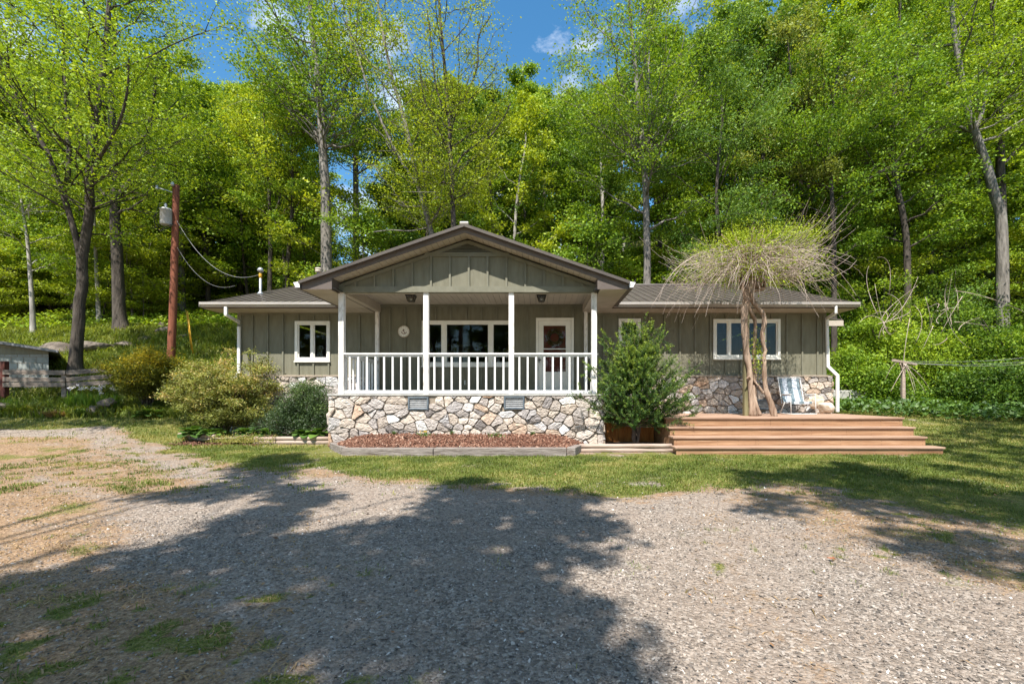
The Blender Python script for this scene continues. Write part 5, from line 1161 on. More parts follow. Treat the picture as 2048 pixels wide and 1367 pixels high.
px_tree(105, 'poplar_tree', 'tree with thick pale vine-wrapped trunk behind the utility pole', 26, [[(362,634),(361,560),(362,480),(358,400),(352,330),(350,250),(354,190),(356,150)], [(352,340),(385,310),(420,290),(460,285)], [(356,360),(335,320),(325,280)]], 17, K['bark_g'], K['lf_spring'], crown0=.34, cr=3.8, nl=18000, leafs=.15, limbs=18)
px_tree(106, 'oak_tree', 'short-looking grey double trunk left of the utility pole foot', 26, [[(288,636),(290,590),(292,520),(296,440),(300,340),(305,240),(308,130)], [(291,600),(282,560),(276,480),(270,380)]], 13, K['bark_d'], K['lf_spring'], crown0=.3, cr=3.8, nl=16000, leafs=.15, limbs=14)
px_tree(107, 'cherry_tree', 'thin dark straight tree behind the left roof mast', 23, [[(539,600),(541,520),(541,450),(538,380),(532,310),(528,240),(526,180)], [(541,440),(556,400),(566,330)], [(536,340),(512,300),(488,280)]], 10, K['bark_d'], K['lf_lime'], crown0=.42, cr=3.2, nl=13000, leafs=.13, limbs=13, gap=.35)
px_tree(108, 'poplar_tree', 'big grey-barked tree directly left of the porch gable', 21, [[(653,560),(653,500),(652,440),(651,370),(646,310),(644,250),(638,180),(630,110),(622,30),(615,-60),(610,-180)], [(648,300),(620,250),(585,200),(560,150),(540,110),(515,80)], [(645,280),(668,230),(690,180),(705,120)], [(640,200),(600,130),(590,60)]], 24, K['bark_g'], K['lf_poplar'], crown0=.42, cr=4.4, nl=30000, leafs=.13, limbs=20, layer=0.12, gap=.38)
px_tree(109, 'poplar_tree', 'straight grey tree just right of the big grey-barked one', 25, [[(712,545),(712,470),(712,400),(711,320),(711,240),(706,150),(700,60),(698,-40)], [(712,350),(745,320),(775,280)], [(711,300),(690,270),(660,265)]], 15, K['bark_g'], K['lf_poplar'], crown0=.52, cr=3.6, nl=15000, leafs=.14, limbs=14, gap=.3)
px_tree(110, 'locust_tree', 'locust leaning left over the porch roof ridge', 19, [[(866,500),(862,460),(850,420),(836,370),(828,330),(815,265),(800,210),(785,160),(770,90),(756,10),(745,-80)], [(836,372),(800,320),(770,260),(735,180),(715,110),(690,40),(676,-40)], [(856,455),(820,462),(780,458),(745,462)]], 15, K['bark_g'], K['lf_lime'], crown0=.4, cr=3.2, nl=13000, leafs=.10, limbs=16, gap=.4, layer=0.12)
px_tree(111, 'locust_tree', 'crooked dark locust rising straight behind the porch ridge', 18, [[(908,500),(907,440),(904,390),(905,350),(899,300),(900,250),(893,190),(889,130),(882,60),(876,-20),(870,-120)], [(905,345),(925,310),(955,290),(985,275),(1010,240),(1022,215)], [(900,262),(920,215),(945,180),(960,140),(958,95),(985,60)], [(900,300),(880,262),(862,240),(845,190),(838,120)], [(893,230),(872,180),(868,110),(860,40)], [(904,395),(885,402),(872,430),(862,420)]], 15, K['bark_d'], K['lf_lime'], crown0=.45, cr=2.8, nl=17000, leafs=.09, limbs=15, gap=.35, layer=0.12, subs=5)
px_tree(112, 'pine_tree', 'pale broken-looking trunk right of the porch gable', 27, [[(1205,545),(1204,480),(1206,420),(1203,360),(1200,300),(1198,220)]], 13, K['bark_p'], K['lf_deep'], crown0=.5, cr=3.0, nl=9000, leafs=.15, limbs=10)
px_tree(113, 'poplar_tree', 'tall grey poplar with forked top right of the porch', 20, [[(1294,575),(1295,510),(1293,450),(1292,380),(1288,320),(1282,260),(1276,200),(1270,130),(1262,50),(1255,-40),(1250,-140)], [(1291,350),(1302,300),(1306,230),(1304,150),(1310,60),(1312,-60)], [(1288,310),(1262,270),(1225,235),(1180,215),(1140,195)], [(1303,280),(1330,240),(1352,190),(1362,140)]], 19, K['bark_g'], K['lf_poplar'], crown0=.38, cr=4.6, nl=36000, leafs=.12, limbs=22, layer=0.13, gap=.35)
px_tree(114, 'oak_tree', 'dark straight trunk close behind the forked grey poplar', 24, [[(1318,575),(1320,500),(1319,420),(1316,340),(1318,260),(1320,160),(1322,60)]], 13, K['bark_d'], K['lf_poplar'], crown0=.4, cr=3.8, nl=16000, leafs=.14, limbs=14)
px_tree(115, 'walnut_tree', 'thick scaly grey trunk leaning left near the right edge', 21, [[(2005,430),(1990,395),(1975,335),(1955,280),(1938,225),(1925,170),(1915,110),(1905,40),(1902,-40),(1900,-120)], [(1950,262),(1975,215),(1990,170),(2000,120),(2015,60)]], 24, K['bark_g'], K['lf_spring'], crown0=.5, cr=4.6, nl=26000, leafs=.12, limbs=18, gap=.35)
px_tree(116, 'walnut_tree', 'dark upright trunk at the right edge beside the leaning scaly one', 23, [[(2003,400),(2000,330),(2001,260),(1996,190),(1990,120),(1985,40),(1980,-80)], [(1998,200),(2030,160),(2060,110)]], 22, K['bark_d'], K['lf_spring'], crown0=.45, cr=4.4, nl=20000, leafs=.14, limbs=16)
px_tree(117, 'oak_tree', 'vine-clad dark tree left of the leaning scaly trunk', 21, [[(1815,500),(1808,440),(1795,380),(1786,320),(1782,250),(1790,170),(1796,90),(1800,0),(1804,-100)], [(1786,320),(1762,280),(1740,230)]], 15, K['bark_d'], K['lf_poplar'], crown0=.25, cr=3.6, nl=26000, leafs=.13, limbs=20)
px_tree(118, 'oak_tree', 'dark slim double-stemmed tree above the wisteria', 22, [[(1606,470),(1604,400),(1600,340),(1590,290),(1586,220),(1580,130),(1570,30)], [(1604,400),(1625,350),(1626,290),(1640,200)]], 11, K['bark_d'], K['lf_olive'], crown0=.3, cr=4.0, nl=26000, leafs=.13, limbs=18)
px_tree(119, 'cherry_tree', 'dark crooked tree with a horizontal limb right of the wisteria top', 20, [[(1668,470),(1664,400),(1660,335),(1655,290),(1664,240),(1672,160),(1690,60)], [(1660,318),(1640,290),(1605,285),(1570,300)]], 12, K['bark_d'], K['lf_poplar'], crown0=.3, cr=4.0, nl=28000, leafs=.12, limbs=18)
px_tree(120, 'willow_tree', 'soft deep-green broad tree left of the wisteria crown', 19, [[(1440,560),(1438,480),(1432,400),(1436,320),(1446,240),(1440,150),(1436,60)]], 11, K['bark_d'], K['lf_deep'], crown0=.22, cr=3.6, nl=30000, leafs=.13, limbs=22, wr=.32, leafup=.3)
px_tree(121, 'maple_tree', 'yellow-green crowned tree high above the right wing', 26, [[(1500,520),(1498,420),(1492,320),(1486,220),(1480,120),(1476,20)]], 13, K['bark_g'], K['lf_lime'], crown0=.35, cr=4.8, nl=26000, leafs=.16, limbs=20)
px_tree(122, 'poplar_tree', 'fresh green cone-topped tree below the sky gap', 30, [[(1050,520),(1050,400),(1048,300),(1046,200),(1045,125)]], 10, K['bark_g'], K['lf_poplar'], crown0=.2, cr=3.8, nl=22000, leafs=.17, limbs=22, prof=lambda f: 1.05-f*.9, elev=(5, 35))
px_tree(123, 'dead_tree', 'leafless snag poking up into the left sky gap', 33, [[(365,300),(364,200),(363,130),(366,70),(363,42)], [(364,150),(350,100),(345,60)], [(366,120),(388,80),(394,55)]], 7, K['bark_p'], K['lf_spring'], crown0=.6, cr=2, nl=500, leafs=.12, limbs=6, gap=.2)

# the far wood: too many to count, one instanced mass
def sep_mesh(name, seed, H, rad, bark, leaf, **k):
    r = np.random.default_rng(seed); n = 7; pth = np.stack([np.cumsum(r.normal(0, H*.012, n)), np.cumsum(r.normal(0, H*.012, n)), np.linspace(-.5, H, n)], 1)
    wood, V, v = tree_mesh(seed, [smooth_path(pth, 3)], rad, **k)
    nW = len(wood.v); me = bpy.data.meshes.new(name)
    VV = np.vstack([np.array(wood.v), V]); faces = list(wood.f); lf = (np.arange(len(V)).reshape(-1, 4)+nW)
    lens = np.array([len(f) for f in faces]+[4]*len(lf), 'i'); flat = np.concatenate([np.array([i for f in faces for i in f], 'i'), lf.ravel().astype('i')])
    me.vertices.add(len(VV)); me.vertices.foreach_set('co', VV.astype('f').ravel()); me.loops.add(len(flat)); me.loops.foreach_set('vertex_index', flat)
    me.polygons.add(len(lens)); me.polygons.foreach_set('loop_start', np.r_[0, np.cumsum(lens)[:-1]].astype('i'))
    me.materials.append(bark); me.materials.append(leaf); mi = np.zeros(len(lens), 'i'); mi[len(faces):] = 1; me.polygons.foreach_set('material_index', mi)
    a = me.attributes.new('v', 'FLOAT', 'FACE'); a.data.foreach_set('value', np.r_[np.full(len(faces), .5), v].astype('f')); me.update(calc_edges=True)
    return bpy.data.objects.new(name, me)
kinds = [sep_mesh('forest_tree_kind', 201, 21, .22, K['bark_g'], K['lf_spring'], crown0=.28, cr=4.6, nl=17000, leafs=.22, limbs=22, layer=0.12),
         sep_mesh('forest_tree_kind', 202, 24, .26, K['bark_d'], K['lf_poplar'], crown0=.3, cr=4.8, nl=18000, leafs=.22, limbs=22, layer=0.15),
         sep_mesh('forest_tree_kind', 203, 19, .17, K['bark_p'], K['lf_lime'], crown0=.32, cr=4.0, nl=14000, leafs=.20, limbs=18, layer=0.11),
         sep_mesh('forest_tree_kind', 204, 20, .2, K['bark_d'], K['lf_deep'], crown0=.2, cr=4.4, nl=18000, leafs=.2, limbs=22, layer=0.15),
         sep_mesh('forest_tree_kind', 205, 7.5, .06, K['bark_d'], K['lf_spring'], crown0=.14, cr=2.6, nl=10000, leafs=.13, limbs=16, layer=0.05, elev=(0, 25), subs=7),
         sep_mesh('forest_tree_kind', 206, 5.5, .045, K['bark_g'], K['lf_lime'], crown0=.1, cr=2.3, nl=8000, leafs=.12, limbs=14, layer=0.05, elev=(0, 22), subs=7),
         sep_mesh('forest_tree_kind', 207, 6.5, .06, K['bark_d'], K['lf_poplar'], crown0=.08, cr=2.6, nl=12000, leafs=.12, limbs=18, layer=0.10, elev=(5, 50), subs=7)]
def gn_scatter(name, label, kinds_, pts, kid, rot, scl, cat='trees'):
    me = bpy.data.meshes.new(name); me.from_pydata([tuple(p) for p in pts], [], [])
    for nm, arr, ty in (('k', kid, 'INT'), ('rz', rot, 'FLOAT'), ('sc', scl, 'FLOAT')):
        a = me.attributes.new(nm, ty, 'POINT'); a.data.foreach_set('value', np.asarray(arr))
    o = bpy.data.objects.new(name, me); COL.objects.link(o); ng = bpy.data.node_groups.new(name, 'GeometryNodeTree')
    ng.interface.new_socket('Geometry', in_out='INPUT', socket_type='NodeSocketGeometry'); ng.interface.new_socket('Geometry', in_out='OUTPUT', socket_type='NodeSocketGeometry')
    gi = ng.nodes.new('NodeGroupInput'); go = ng.nodes.new('NodeGroupOutput'); jn = ng.nodes.new('GeometryNodeJoinGeometry')
    def na(nm, ty):
        a = ng.nodes.new('GeometryNodeInputNamedAttribute'); a.data_type = ty; a.inputs[0].default_value = nm; return a
    ka, ra, sa = na('k', 'INT'), na('rz', 'FLOAT'), na('sc', 'FLOAT'); cx = ng.nodes.new('ShaderNodeCombineXYZ'); ng.links.new(ra.outputs[0], cx.inputs[2])
    for i, kd in enumerate(kinds_):
        cmp_ = ng.nodes.new('FunctionNodeCompare'); cmp_.data_type = 'INT'; cmp_.operation = 'EQUAL'
        ins = [s for s in cmp_.inputs if s.type == 'INT']; ng.links.new(ka.outputs[0], ins[0]); ins[1].default_value = i
        ob = ng.nodes.new('GeometryNodeObjectInfo'); ob.inputs['Object'].default_value = kd; ob.inputs['As Instance'].default_value = True
        ip = ng.nodes.new('GeometryNodeInstanceOnPoints'); ng.links.new(gi.outputs[0], ip.inputs['Points']); ng.links.new(cmp_.outputs[0], ip.inputs['Selection']); ng.links.new(ob.outputs['Geometry'], ip.inputs['Instance'])
        ng.links.new(cx.outputs[0], ip.inputs['Rotation']); ng.links.new(sa.outputs[0], ip.inputs['Scale']); ng.links.new(ip.outputs[0], jn.inputs[0])
    ng.links.new(jn.outputs[0], go.inputs[0]); md = o.modifiers.new('scatter', 'NODES'); md.node_group = ng
    return tag(o, label, cat, kind='stuff')
r = np.random.default_rng(77); pts = []; kid = []; sc = []
def place(px, D, k, s):
    x = X(px, D); z = float(gh(x, D))
    pts.append((x, D, z-.15)); kid.append(k); sc.append(s)
HS = [21, 24, 19, 20, 7.5, 5.5, 6.5]
def skyline(px):    # how high the far tree tops may reach (photo rows)
    return np.interp(px, [-900,0,200,330,345,430,450,560,660,680,740,760,960,985,1060,1110,1150,1300,1500,3000], [60,80,125,140,150,150,130,140,150,330,330,170,130,150,175,165,90,60,-40,-300])
for i in range(190):
    D = r.uniform(24, 62) if i > 50 else r.uniform(22, 34); px = r.uniform(-500, 2500); k = int(r.choice([0,1,2,3], p=[.32,.28,.24,.16])); s = r.uniform(.8, 1.35)
    if px > 1350: k = int(r.choice([0,1,2,3], p=[.2,.35,.15,.3])) 
    if 590 < px < 800: continue
    gz_ = float(gh(X(px, D), D)); zmax = Z(min(skyline(px-60), skyline(px+60), key=lambda q: -q), D); s = min(s, (zmax-gz_)/(HS[k]*1.03))
    if s < .35: continue
    place(px, D, k, s)
for i in range(170):
    D = r.uniform(21.5, 40); px = r.uniform(-300, 2350); k = int(r.choice([4,5,6], p=[.4,.3,.3]))
    if 300 < px < 560 and D < 27: continue
    if 640 < px < 760 and D > 26: continue
    if px < 560 and D < 24.5: continue
    place(px, D, k, r.uniform(.8, 1.5))
for i in range(45):
    D = r.uniform(22.5, 27); px = r.uniform(-300, 300); place(px, D, int(r.choice([4,5])), r.uniform(.6, 1.1))
for i in range(120):
    D = r.uniform(27, 46); px = r.uniform(-500, 620); place(px, D, int(r.choice([4,5,6])), r.uniform(.9, 1.7))
gn_scatter('forest', 'leafy spring forest covering the hillside behind the house', kinds, pts, np.array(kid, 'i'), r.uniform(0, 6.28, len(pts)).astype('f'), np.array(sc, 'f'))

# bushes and small trees at the right edge of the lawn, each a thing
rb = [(1702,18.6,2.2,1.5,'lf_poplar','leafy green bush directly right of the house corner'), (1765,17.8,1.9,1.3,'lf_poplar','light green bush behind the concrete block'), (1850,18.6,3.0,1.9,'lf_spring','tall yellow-green bush behind the clothesline post'),
      (1935,17.4,1.7,1.5,'lf_deep','low spreading bush right of the clothesline post'), (2030,16.8,1.9,1.6,'lf_deep','mid green bush under the clothesline at the right edge'), (2010,19.2,4.2,2.2,'lf_poplar','tall bright green thicket at the right picture edge'),
      (1760,20.5,4.6,2.2,'lf_spring','large lime-tipped bush rising behind the house corner'), (1905,21.5,4.8,2.4,'lf_deep','big dark green bush in the shade of the right slope'), (2110,18.4,3.6,2.0,'lf_poplar','dense green bush just beyond the right edge'), (1680,21.5,3.6,2.0,'lf_poplar','round green bush above the rear roof corner')]
for i, (px, D, h, w_, lm, lab) in enumerate(rb):  # some leaf greens are darker to paint in the thicket's deep shade
    x = X(px, D); shrub_core(x, D, float(gh(x, D))-.1, 34, h, (w_, w_*.8), 300+i, 'bush', lab, 'bush', M[lm], M['bark_d'], .12, 16000, .8, .5, crad=.26, flat=.45, tipv=.3, barkr=.03, shape=lambda q, r: math.sqrt(max(.1, 1-q*q))*r.uniform(.2, 1.05))
tr_ = np.random.default_rng(91)
for px, py, D, lab in ((1900, 640, 18.6, 'bare brown vine tangle hanging in the bushes above the clothesline'), (1790, 650, 17.6, 'thin bare vine stems before the bush behind the concrete block')):
    m = MB(); c0 = np.array(P(px, py, D-1.6))
    for k in range(16):
        A = c0+tr_.normal(0, 1, 3)*[.5, .25, .5]; B = A+tr_.normal(0, 1, 3)*[.8, .3, .9]; m.tube(bez(A, (A+B)/2+tr_.normal(0, .35, 3), B, 9), np.linspace(.014, .004, 9), 4)
    tag(m.build('bare_vine', M['twig'], None, True), lab, 'vine')

# ------------------------------------------------------------------ trees behind the camera whose shade falls on the drive
def shade_tree(seed, base, regions, hz, label, dens, leafs=.14, sig=.2, name='shade_tree', trunk_r=.2, lean=(0, 0), excl=None):
    r = np.random.default_rng(seed); x0, y0 = base; z0 = float(gh(x0, y0)); wood = MB(); cl = []
    tv = SUNV/-SUNV[2]
    for poly, step, prob in regions:
        P_ = np.array(poly, float); 
        for gx_ in np.arange(P_[:, 0].min(), P_[:, 0].max(), step):
            for gy_ in np.arange(P_[:, 1].min(), P_[:, 1].max(), step):
                a_, b_ = gx_+r.uniform(-.5, .5)*step, gy_+r.uniform(-.5, .5)*step
                if r.random() > prob or not inpoly(a_, b_, poly): continue
                z = r.uniform(*hz); cl.append((a_-tv[0]*z, b_-tv[1]*z, z))
    cl = np.array(cl); top = hz[1]+1
    tr = smooth_path(np.array([(0, 0, -.2), (.1, .1, top*.3), (lean[0]*.5, lean[1]*.5, top*.6), (lean[0], lean[1], top)]), 6)+[x0, y0, z0]
    wood.tube(tr, np.linspace(trunk_r, .04, len(tr)), 9)
    if excl: cl = np.array([c_ for c_ in cl if not any(inpoly(c_[0]+tv[0]*c_[2], c_[1]+tv[1]*c_[2], e) for e in excl)])
    for c_ in cl[::14]:
        j = min(len(tr)-2, int(len(tr)*np.clip((c_[2]-z0-1.5)/top*.75, .2, .95))); b0 = tr[j]; mid = (b0+c_)/2+[0, 0, .5]; wood.tube(bez(b0, mid, c_, 6), np.linspace(.04, .008, 6), 4)
    n = int(len(cl)*dens); own = r.integers(0, len(cl), n); C = cl[own]+r.normal(0, 1, (n, 3))*[sig, sig, sig*.8]; V, v = leaves(C-[x0, y0, z0], r.uniform(leafs*.7, leafs*1.3, n), 1.2, .65, r)
    t = thing(name, label, 'tree', (x0, y0, z0)); wood.build('trunk', M['bark_d'], t, True); leafobj('crown', V, v, M['lf_spring'], t)
def gp(pp):        # photo points on the ground -> ground coordinates
    o = []
    for a, b in pp:
        D = 1019/(b-793)
        for _ in range(4): D = (CAMZ-float(gh(X(a, D), D)))*FPX/(b-793)
        o.append((X(a, D), D))
    return o
main = gp([(-300,1240),(0,1165),(180,1105),(330,1090),(470,1040),(560,1005),(520,985),(420,1000),(240,992),(420,972),(500,958),(560,962),(640,985),(640,1030),(560,1062),(740,1035),(830,1018),(880,985),(905,975),(1000,985),(1120,978),(1215,1000),(1165,1020),(1230,1045),(1235,1075),(1120,1090),(1250,1120),(1240,1150),(1110,1150),(1100,1180),(1180,1215),(1190,1265),(1290,1300),(1330,1390),(1400,1500),(300,2600),(-2400,2200)])
pocket = gp([(545,1078),(500,1072),(690,1000),(655,960),(700,940),(940,940),(900,965),(862,1005),(800,1035),(700,1052)])
shade_tree(401, (-3.2, -5.5), [(main, .24, 1.0)], (9.0, 11.5), 'big leafy tree behind the viewer shading the gravel drive', 62, lean=(1.2, 1.2), sig=.12, excl=[pocket])
arm = gp([(470,940),(520,915),(600,905),(610,925),(560,955),(480,960)]); arm2 = gp([(880,975),(900,962),(960,958),(1000,968),(1010,985),(890,988)])
shade_tree(402, (-5.5, -4.0), [(arm, .22, .95), (arm2, .2, .95)], (9.5, 11), 'slim tree behind the viewer casting small shadow tips', 60, sig=.12, trunk_r=.12)
b1 = gp([(1490,945),(1580,938),(1600,960),(1560,975),(1500,967)]); b2 = gp([(1590,935),(1700,925),(1850,960),(2048,985),(2500,1010),(2500,1085),(2048,1075),(1900,1040),(1780,1035),(1640,1010),(1620,985)])
b3 = gp([(1735,1062),(1850,1055),(2048,1090),(2500,1120),(2500,1180),(2048,1168),(1930,1125),(1900,1108),(1760,1100)]); b4 = gp([(1820,885),(2048,850),(2600,860),(2600,985),(2048,968),(1880,935)]); b5 = gp([(1490,990),(1560,985),(1575,1020),(1520,1030)])
shade_tree(403, (7.5, -1.5), [(b1, .25, .7), (b2, .28, .75), (b3, .26, .75), (b4, .45, .6), (b5, .24, .7)], (9, 12), 'open-crowned tree behind the viewer at right, dappling the lawn', 60, lean=(1, 2.5), sig=.15)
bankp = [(-17, 11.4), (-10.2, 11.6), (-8.6, 12.6), (-9.5, 14.6), (-12, 16), (-20, 17)]
shade_tree(404, (-15.5, 4.5), [(bankp, .42, .85)], (8, 12), 'tree outside the left edge shading the bank and fence', 60, lean=(1, 3), sig=.22)
rl = gp([(1850,845),(2048,835),(2600,840),(2600,880),(1900,890)])
shade_tree(405, (12.5, 1.0), [(rl, .6, .45)], (8, 12), 'tree outside the right edge dappling the far lawn', 60, lean=(0, 2), sig=.25)
back = [(r.uniform(-50, 17), r.uniform(-48, -26)) for _ in range(40)]  # unseen trees, added to fill and darken the window reflections
gn_scatter('reflection_trees', 'unseen trees added behind the viewer for the window reflections', kinds, [(a, b, float(gh(a, b))-.1) for a, b in back], np.array([int(r.choice([0,1,3])) for _ in back], 'i'), r.uniform(0, 6, len(back)).astype('f'), r.uniform(.7, 1.1, len(back)).astype('f'))

# ------------------------------------------------------------------ grass, weeds, ground cover, gravel stones
def blades(n, box_, dens, h, wd, name, label, mat, cat, kindv=(.5, .2), vfun=None, maxn=None, bend=.5):
    x = rng.uniform(box_[0], box_[1], n); y = rng.uniform(box_[2], box_[3], n); k = rng.random(n) < dens(x, y); x, y = x[k], y[k]; n = len(x)
    z = gh(x, y); az = rng.random(n)*6.283; hh = h*rng.uniform(.4, 1.25, n)*(.35+1.25*vnoise(x, y, .28, 3)); ln = hh*rng.uniform(.1, 1, n)*bend*2
    d = np.stack([np.cos(az), np.sin(az), 0*az], 1); s_ = np.stack([-d[:, 1], d[:, 0], 0*az], 1)*(wd*rng.uniform(.6, 1.3, n))[:, None]/2
    b0 = np.stack([x, y, z-.005], 1); m_ = b0+d*(ln*.4)[:, None]+np.array([0, 0, 1])*(hh*.62)[:, None]; tp = b0+d*ln[:, None]+np.array([0, 0, 1])*(hh*(1-.3*bend))[:, None]
    V = np.stack([b0-s_, b0+s_, m_+s_*.8, m_-s_*.8, m_-s_*.8, m_+s_*.8, tp+s_*.08, tp-s_*.08], 1).reshape(-1, 3)
    vv = np.clip(rng.normal(kindv[0], kindv[1], n)+((vnoise(x, y, .5, 3)-.5)*1.3), 0, 1); o = leafobj(name, V, np.repeat(vv, 2), mat)
    return tag(o, label, cat, kind='stuff')
gm_ = lambda x, y: masks(x, y)[0]
def notbeds(x, y):
    bed = ((x > -4.6) & (x < 2.75) & (y > 8.52)) | ((x > 2.5) & (x < 7.75) & (y > 8.68)) | ((x > -8.0) & (x < -4.5) & (y > 10.2)) | ((x > -7.95) & (x < 7.65) & (y > 11.9) & (y < 21))
    return ~bed
blades(330000, (-9, 11, 5.2, 9.6), lambda x, y: np.where(notbeds(x, y), np.clip(gm_(x, y)*1.15-.1, 0, 1), 0), .042, .0085, 'lawn_grass', 'short mown grass of the front lawn strip', M['grass'], 'grass', (.42, .17))
blades(190000, (-14, 20, 9.6, 15.5), lambda x, y: np.where(notbeds(x, y) & ~((x < -9) & (y > 12.3)), np.clip(gm_(x, y)*1.1-.1, 0, 1), 0), .055, .014, 'lawn_grass', 'grass of the farther lawn beside the house', M['grass'], 'grass', (.45, .17))
blades(130000, (-5, 5, 1.6, 5.3), lambda x, y: np.clip(masks(x, y)[0]*1.3-.3, 0, 1), .035, .0045, 'grass_tufts', 'sparse grass tufts in the near gravel and dirt', M['grass'], 'grass', (.45, .2), bend=.8)
blades(420000, (-15, 10, 1.6, 12.5), lambda x, y: np.where(notbeds(x, y), np.clip(masks(x, y)[1]*(vnoise(x, y, .15, 3)*2.4-.8), 0, 1), 0)*np.clip(1.4-y*.06, 0, 1), .022, .008, 'dry_grass', 'dry tan thatch lying on the dirt patches', M['drygrass'], 'dry grass', (.55, .22), bend=2.2)
bankd = lambda x, y: np.where((x < -7.9) & (y > 12.2), np.clip(.35+vnoise(x, y, 1.3, 3), 0, 1), 0)
blades(110000, (-26, -7.8, 12.2, 26), bankd, .26, .03, 'bank_weeds', 'tall weeds and grass over the left bank', M['weeds'], 'weeds', (.5, .18), bend=.6)
blades(60000, (7.8, 26, 16.4, 26), lambda x, y: .8+0*x, .3, .04, 'slope_weeds', 'undergrowth on the right-hand slope', M['lf_ground'], 'weeds', (.45, .18))
def cover(n, box_, ok, h, size, name, label, mat, v0=.5):
    x = rng.uniform(box_[0], box_[1], n); y = rng.uniform(box_[2], box_[3], n); k = ok(x, y); x, y = x[k], y[k]; n = len(x); top = h*(.45+.9*vnoise(x, y, .6, 3))
    C = np.stack([x, y, gh(x, y)+top*rng.uniform(.2, 1, n)], 1); V, v = leaves(C, rng.uniform(*size, n), 1.1, .6); v = np.clip(v+v0-.5+(vnoise(x, y, 1, 2)-.5)*.5, 0, 1); return tag(leafobj(name, V, v, mat), label, 'ground cover', kind='stuff')
edge = lambda x: np.interp(x, [7.5, 9.5, 11, 13, 15, 20], [15.6, 15.6, 14.6, 13.6, 13.0, 12.2])+.5*(vnoise(x, x*0, .7, 2)-.5)
cover(22000, (7.7, 24, 12, 18.5), lambda x, y: (y > edge(x)) & (y < edge(x)+2.6), .42, (.09, .2), 'ground_cover', 'band of broad green leaves along the far edge of the right lawn', M['lf_hosta'], .55)
cover(20000, (-26, -8, 21, 34), lambda x, y: x < 99, .5, (.08, .2), 'undergrowth', 'leafy undergrowth at the foot of the left wood', M['lf_spring'])
cover(30000, (-16, 30, 21.3, 34), lambda x, y: (y > 21.6), .6, (.12, .28), 'undergrowth', 'leafy undergrowth on the slope behind the house', M['lf_deep'])
# iris bed and bank clumps
IL = ['leftmost clump of strap-leaved iris, just right of the middle fence post', 'second iris clump from the left, with three pale blooms', 'third iris clump from the left in the row', 'fourth iris clump from the left, before the bottom fence rail', 'iris clump in the middle of the row before the fence', 'iris clump just right of the middle of the row', 'third iris clump from the golden bush', 'second iris clump from the golden bush', 'rightmost iris clump, touching the golden bush']
for i in range(9):
    px = 138+i*12+rng.uniform(-3, 3); D = 12.9+rng.uniform(-.25, .25); x = X(px, D); V, v = tuft('iris', 0, 0, 0, 46, .55, .4, None, '', '', .014, .35, obj='raw'); o = leafobj('iris_clump', V, v, M['lf_deep'], None, (x, D, float(gh(x, D))))
    tag(o, IL[i], 'plant', 'irises in the bed before the fence')
    for q in range(3):
        C = np.array([rng.normal(0, .13), rng.normal(0, .13), .62+rng.uniform(-.08, .1)])+rng.normal(0, .02, (12, 3)); V, v = leaves(C, .042, .1, .8, v=rng.uniform(.0, .8, 12)); leafobj('bloom', V, v, M['flower'], o)
for i, (px, D, n, h, mt, lab) in enumerate(((10, 12.7, 160, .5, 'lf_deep', 'tall dark grassy clump at the left picture edge'), (40, 12.5, 200, .42, 'weeds', 'arching green grass clump left of the red-brown stones'), (62, 12.6, 160, .36, 'grass', 'finer grass clump in front of the fence post'), (105, 12.3, 190, .24, 'drygrass', 'yellowing low clump at the front of the left bed'), (162, 12.4, 130, .26, 'lf_hosta', 'small green clump beside the rounded stone'), (130, 12.35, 130, .2, 'drygrass', 'dry straw-coloured clump in the middle of the bed edge'))):
    x = X(px, D); tuft('grass_clump', x, D, float(gh(x, D)), n, h, .9, M[mt], lab, 'plant', .012, .6)
D = 11.9; x = X(300, D)
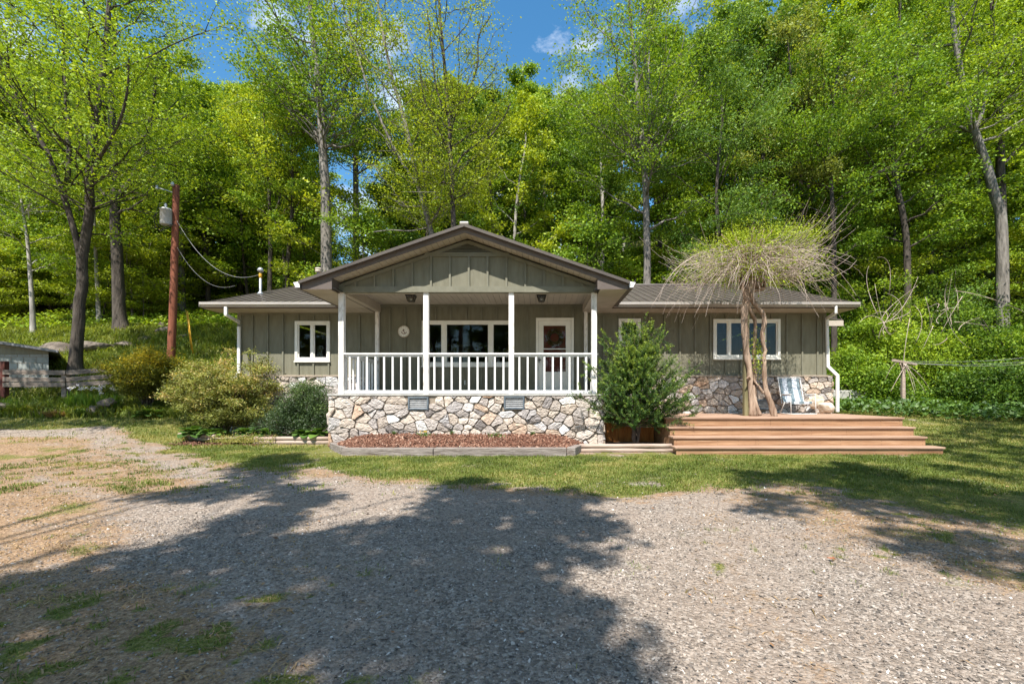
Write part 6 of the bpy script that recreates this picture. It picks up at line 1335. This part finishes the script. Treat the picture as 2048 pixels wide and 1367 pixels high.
# gravel stones
def pebbles(n, box_, dens, size, name, label):
    x = rng.uniform(box_[0], box_[1], n); y = box_[2]+(box_[3]-box_[2])*rng.random(n)**1.3; k = rng.random(n) < dens(x, y); x, y = x[k], y[k]; n = len(x)
    s = size[0]*(size[1]/size[0])**(rng.random(n)**1.6); z = gh(x, y)+s*.12; C = np.stack([x, y, z], 1)
    base = np.array([(1,0,0),(.5,.87,0),(-.5,.87,0),(-1,0,0),(-.5,-.87,0),(.5,-.87,0),(.45,.2,.75),(-.4,.3,.75),(0,-.45,.7)], float)
    A = rng.random(n)*6.283; sx = s*rng.uniform(.7, 1.2, n); sy = s*rng.uniform(.5, .9, n); szz = s*rng.uniform(.3, .7, n)
    B = base[None]+rng.normal(0, .13, (n, 9, 3)); B = B*np.stack([sx, sy, szz], 1)[:, None, :]; tz_ = rng.normal(0, .3, (n, 2)); B[:, :, 2] += B[:, :, 0]*tz_[:, :1]+B[:, :, 1]*tz_[:, 1:]
    c, s_ = np.cos(A)[:, None], np.sin(A)[:, None]; V = np.stack([B[:, :, 0]*c-B[:, :, 1]*s_, B[:, :, 0]*s_+B[:, :, 1]*c, B[:, :, 2]], 2)*.5+C[:, None, :]
    T = np.array([(0,1,6),(1,7,6),(1,2,7),(2,3,7),(3,8,7),(3,4,8),(4,5,8),(5,6,8),(5,0,6),(6,7,8)]); F = (np.arange(n)[:, None, None]*9+T[None]).reshape(-1, 3)
    vv = np.repeat(np.clip(rng.normal(.45, .22, n), 0, 1), len(T)); return tag(rawobj(name, raw_mesh(name, V.reshape(-1, 3), F, 3, [('v', vv, 'FACE')], [M['pebble']])), label, 'gravel', kind='stuff')
def pd(x, y):
    a, b = masks(x, y); b = np.clip(b+.35*track(x, y), 0, 1); patch = .35+.9*vnoise(x+5, y, .8, 3); return np.clip((1-a*.9)*(1-b*.75)*patch, 0, 1)
pebbles(150000, (-4.2, 5, 1.5, 4.2), pd, (.005, .022), 'gravel', 'loose grey and tan gravel of the near drive')
pebbles(150000, (-15, 9, 4, 12.0), pd, (.008, .028), 'gravel', 'loose pale gravel of the drive farther back')
# fallen leaves
def fallen(px, py, s, lab, sd_):
    r = np.random.default_rng(sd_); (x, y), = gp([(px, py)]); z = float(gh(x, y))+.02; m = MB(); k = 14; ring = []
    for i in range(k):
        a_ = i/k*6.283; rr = s*(1 if i % 2 else .5)*r.uniform(.8, 1.1); ring.append((x+rr*math.cos(a_), y+rr*math.sin(a_)*.8, z+r.uniform(0, .35)*s))
    m.add([(x, y, z)]+ring, [(0, i+1, (i+1) % k+1) for i in range(k)]); tag(m.build('fallen_leaf', M['leafbrown']), lab, 'leaf')
M['leafbrown'] = rough_mat('dry brown leaf', (.20,.07,.03), (.34,.14,.07), 20, rough=.8)
fallen(1662, 1122, .035, 'large curled brown oak leaf lying alone on the sunny gravel', 1)
lr = np.random.default_rng(8); x = lr.uniform(-9, 10, 420); y = lr.uniform(2, 10, 420); k = notbeds(x, y); x, y = x[k], y[k]; C = np.stack([x, y, gh(x, y)+.015], 1); V, v = leaves(C, lr.uniform(.02, .05, len(x)), 2.5, .6)
tag(leafobj('leaf_litter', V, v, leaf_mat('litter', (.14,.06,.03), (.30,.16,.08), (.5,.36,.2), .1)), 'scattered small dry leaves over the drive and lawn', 'leaves', kind='stuff')
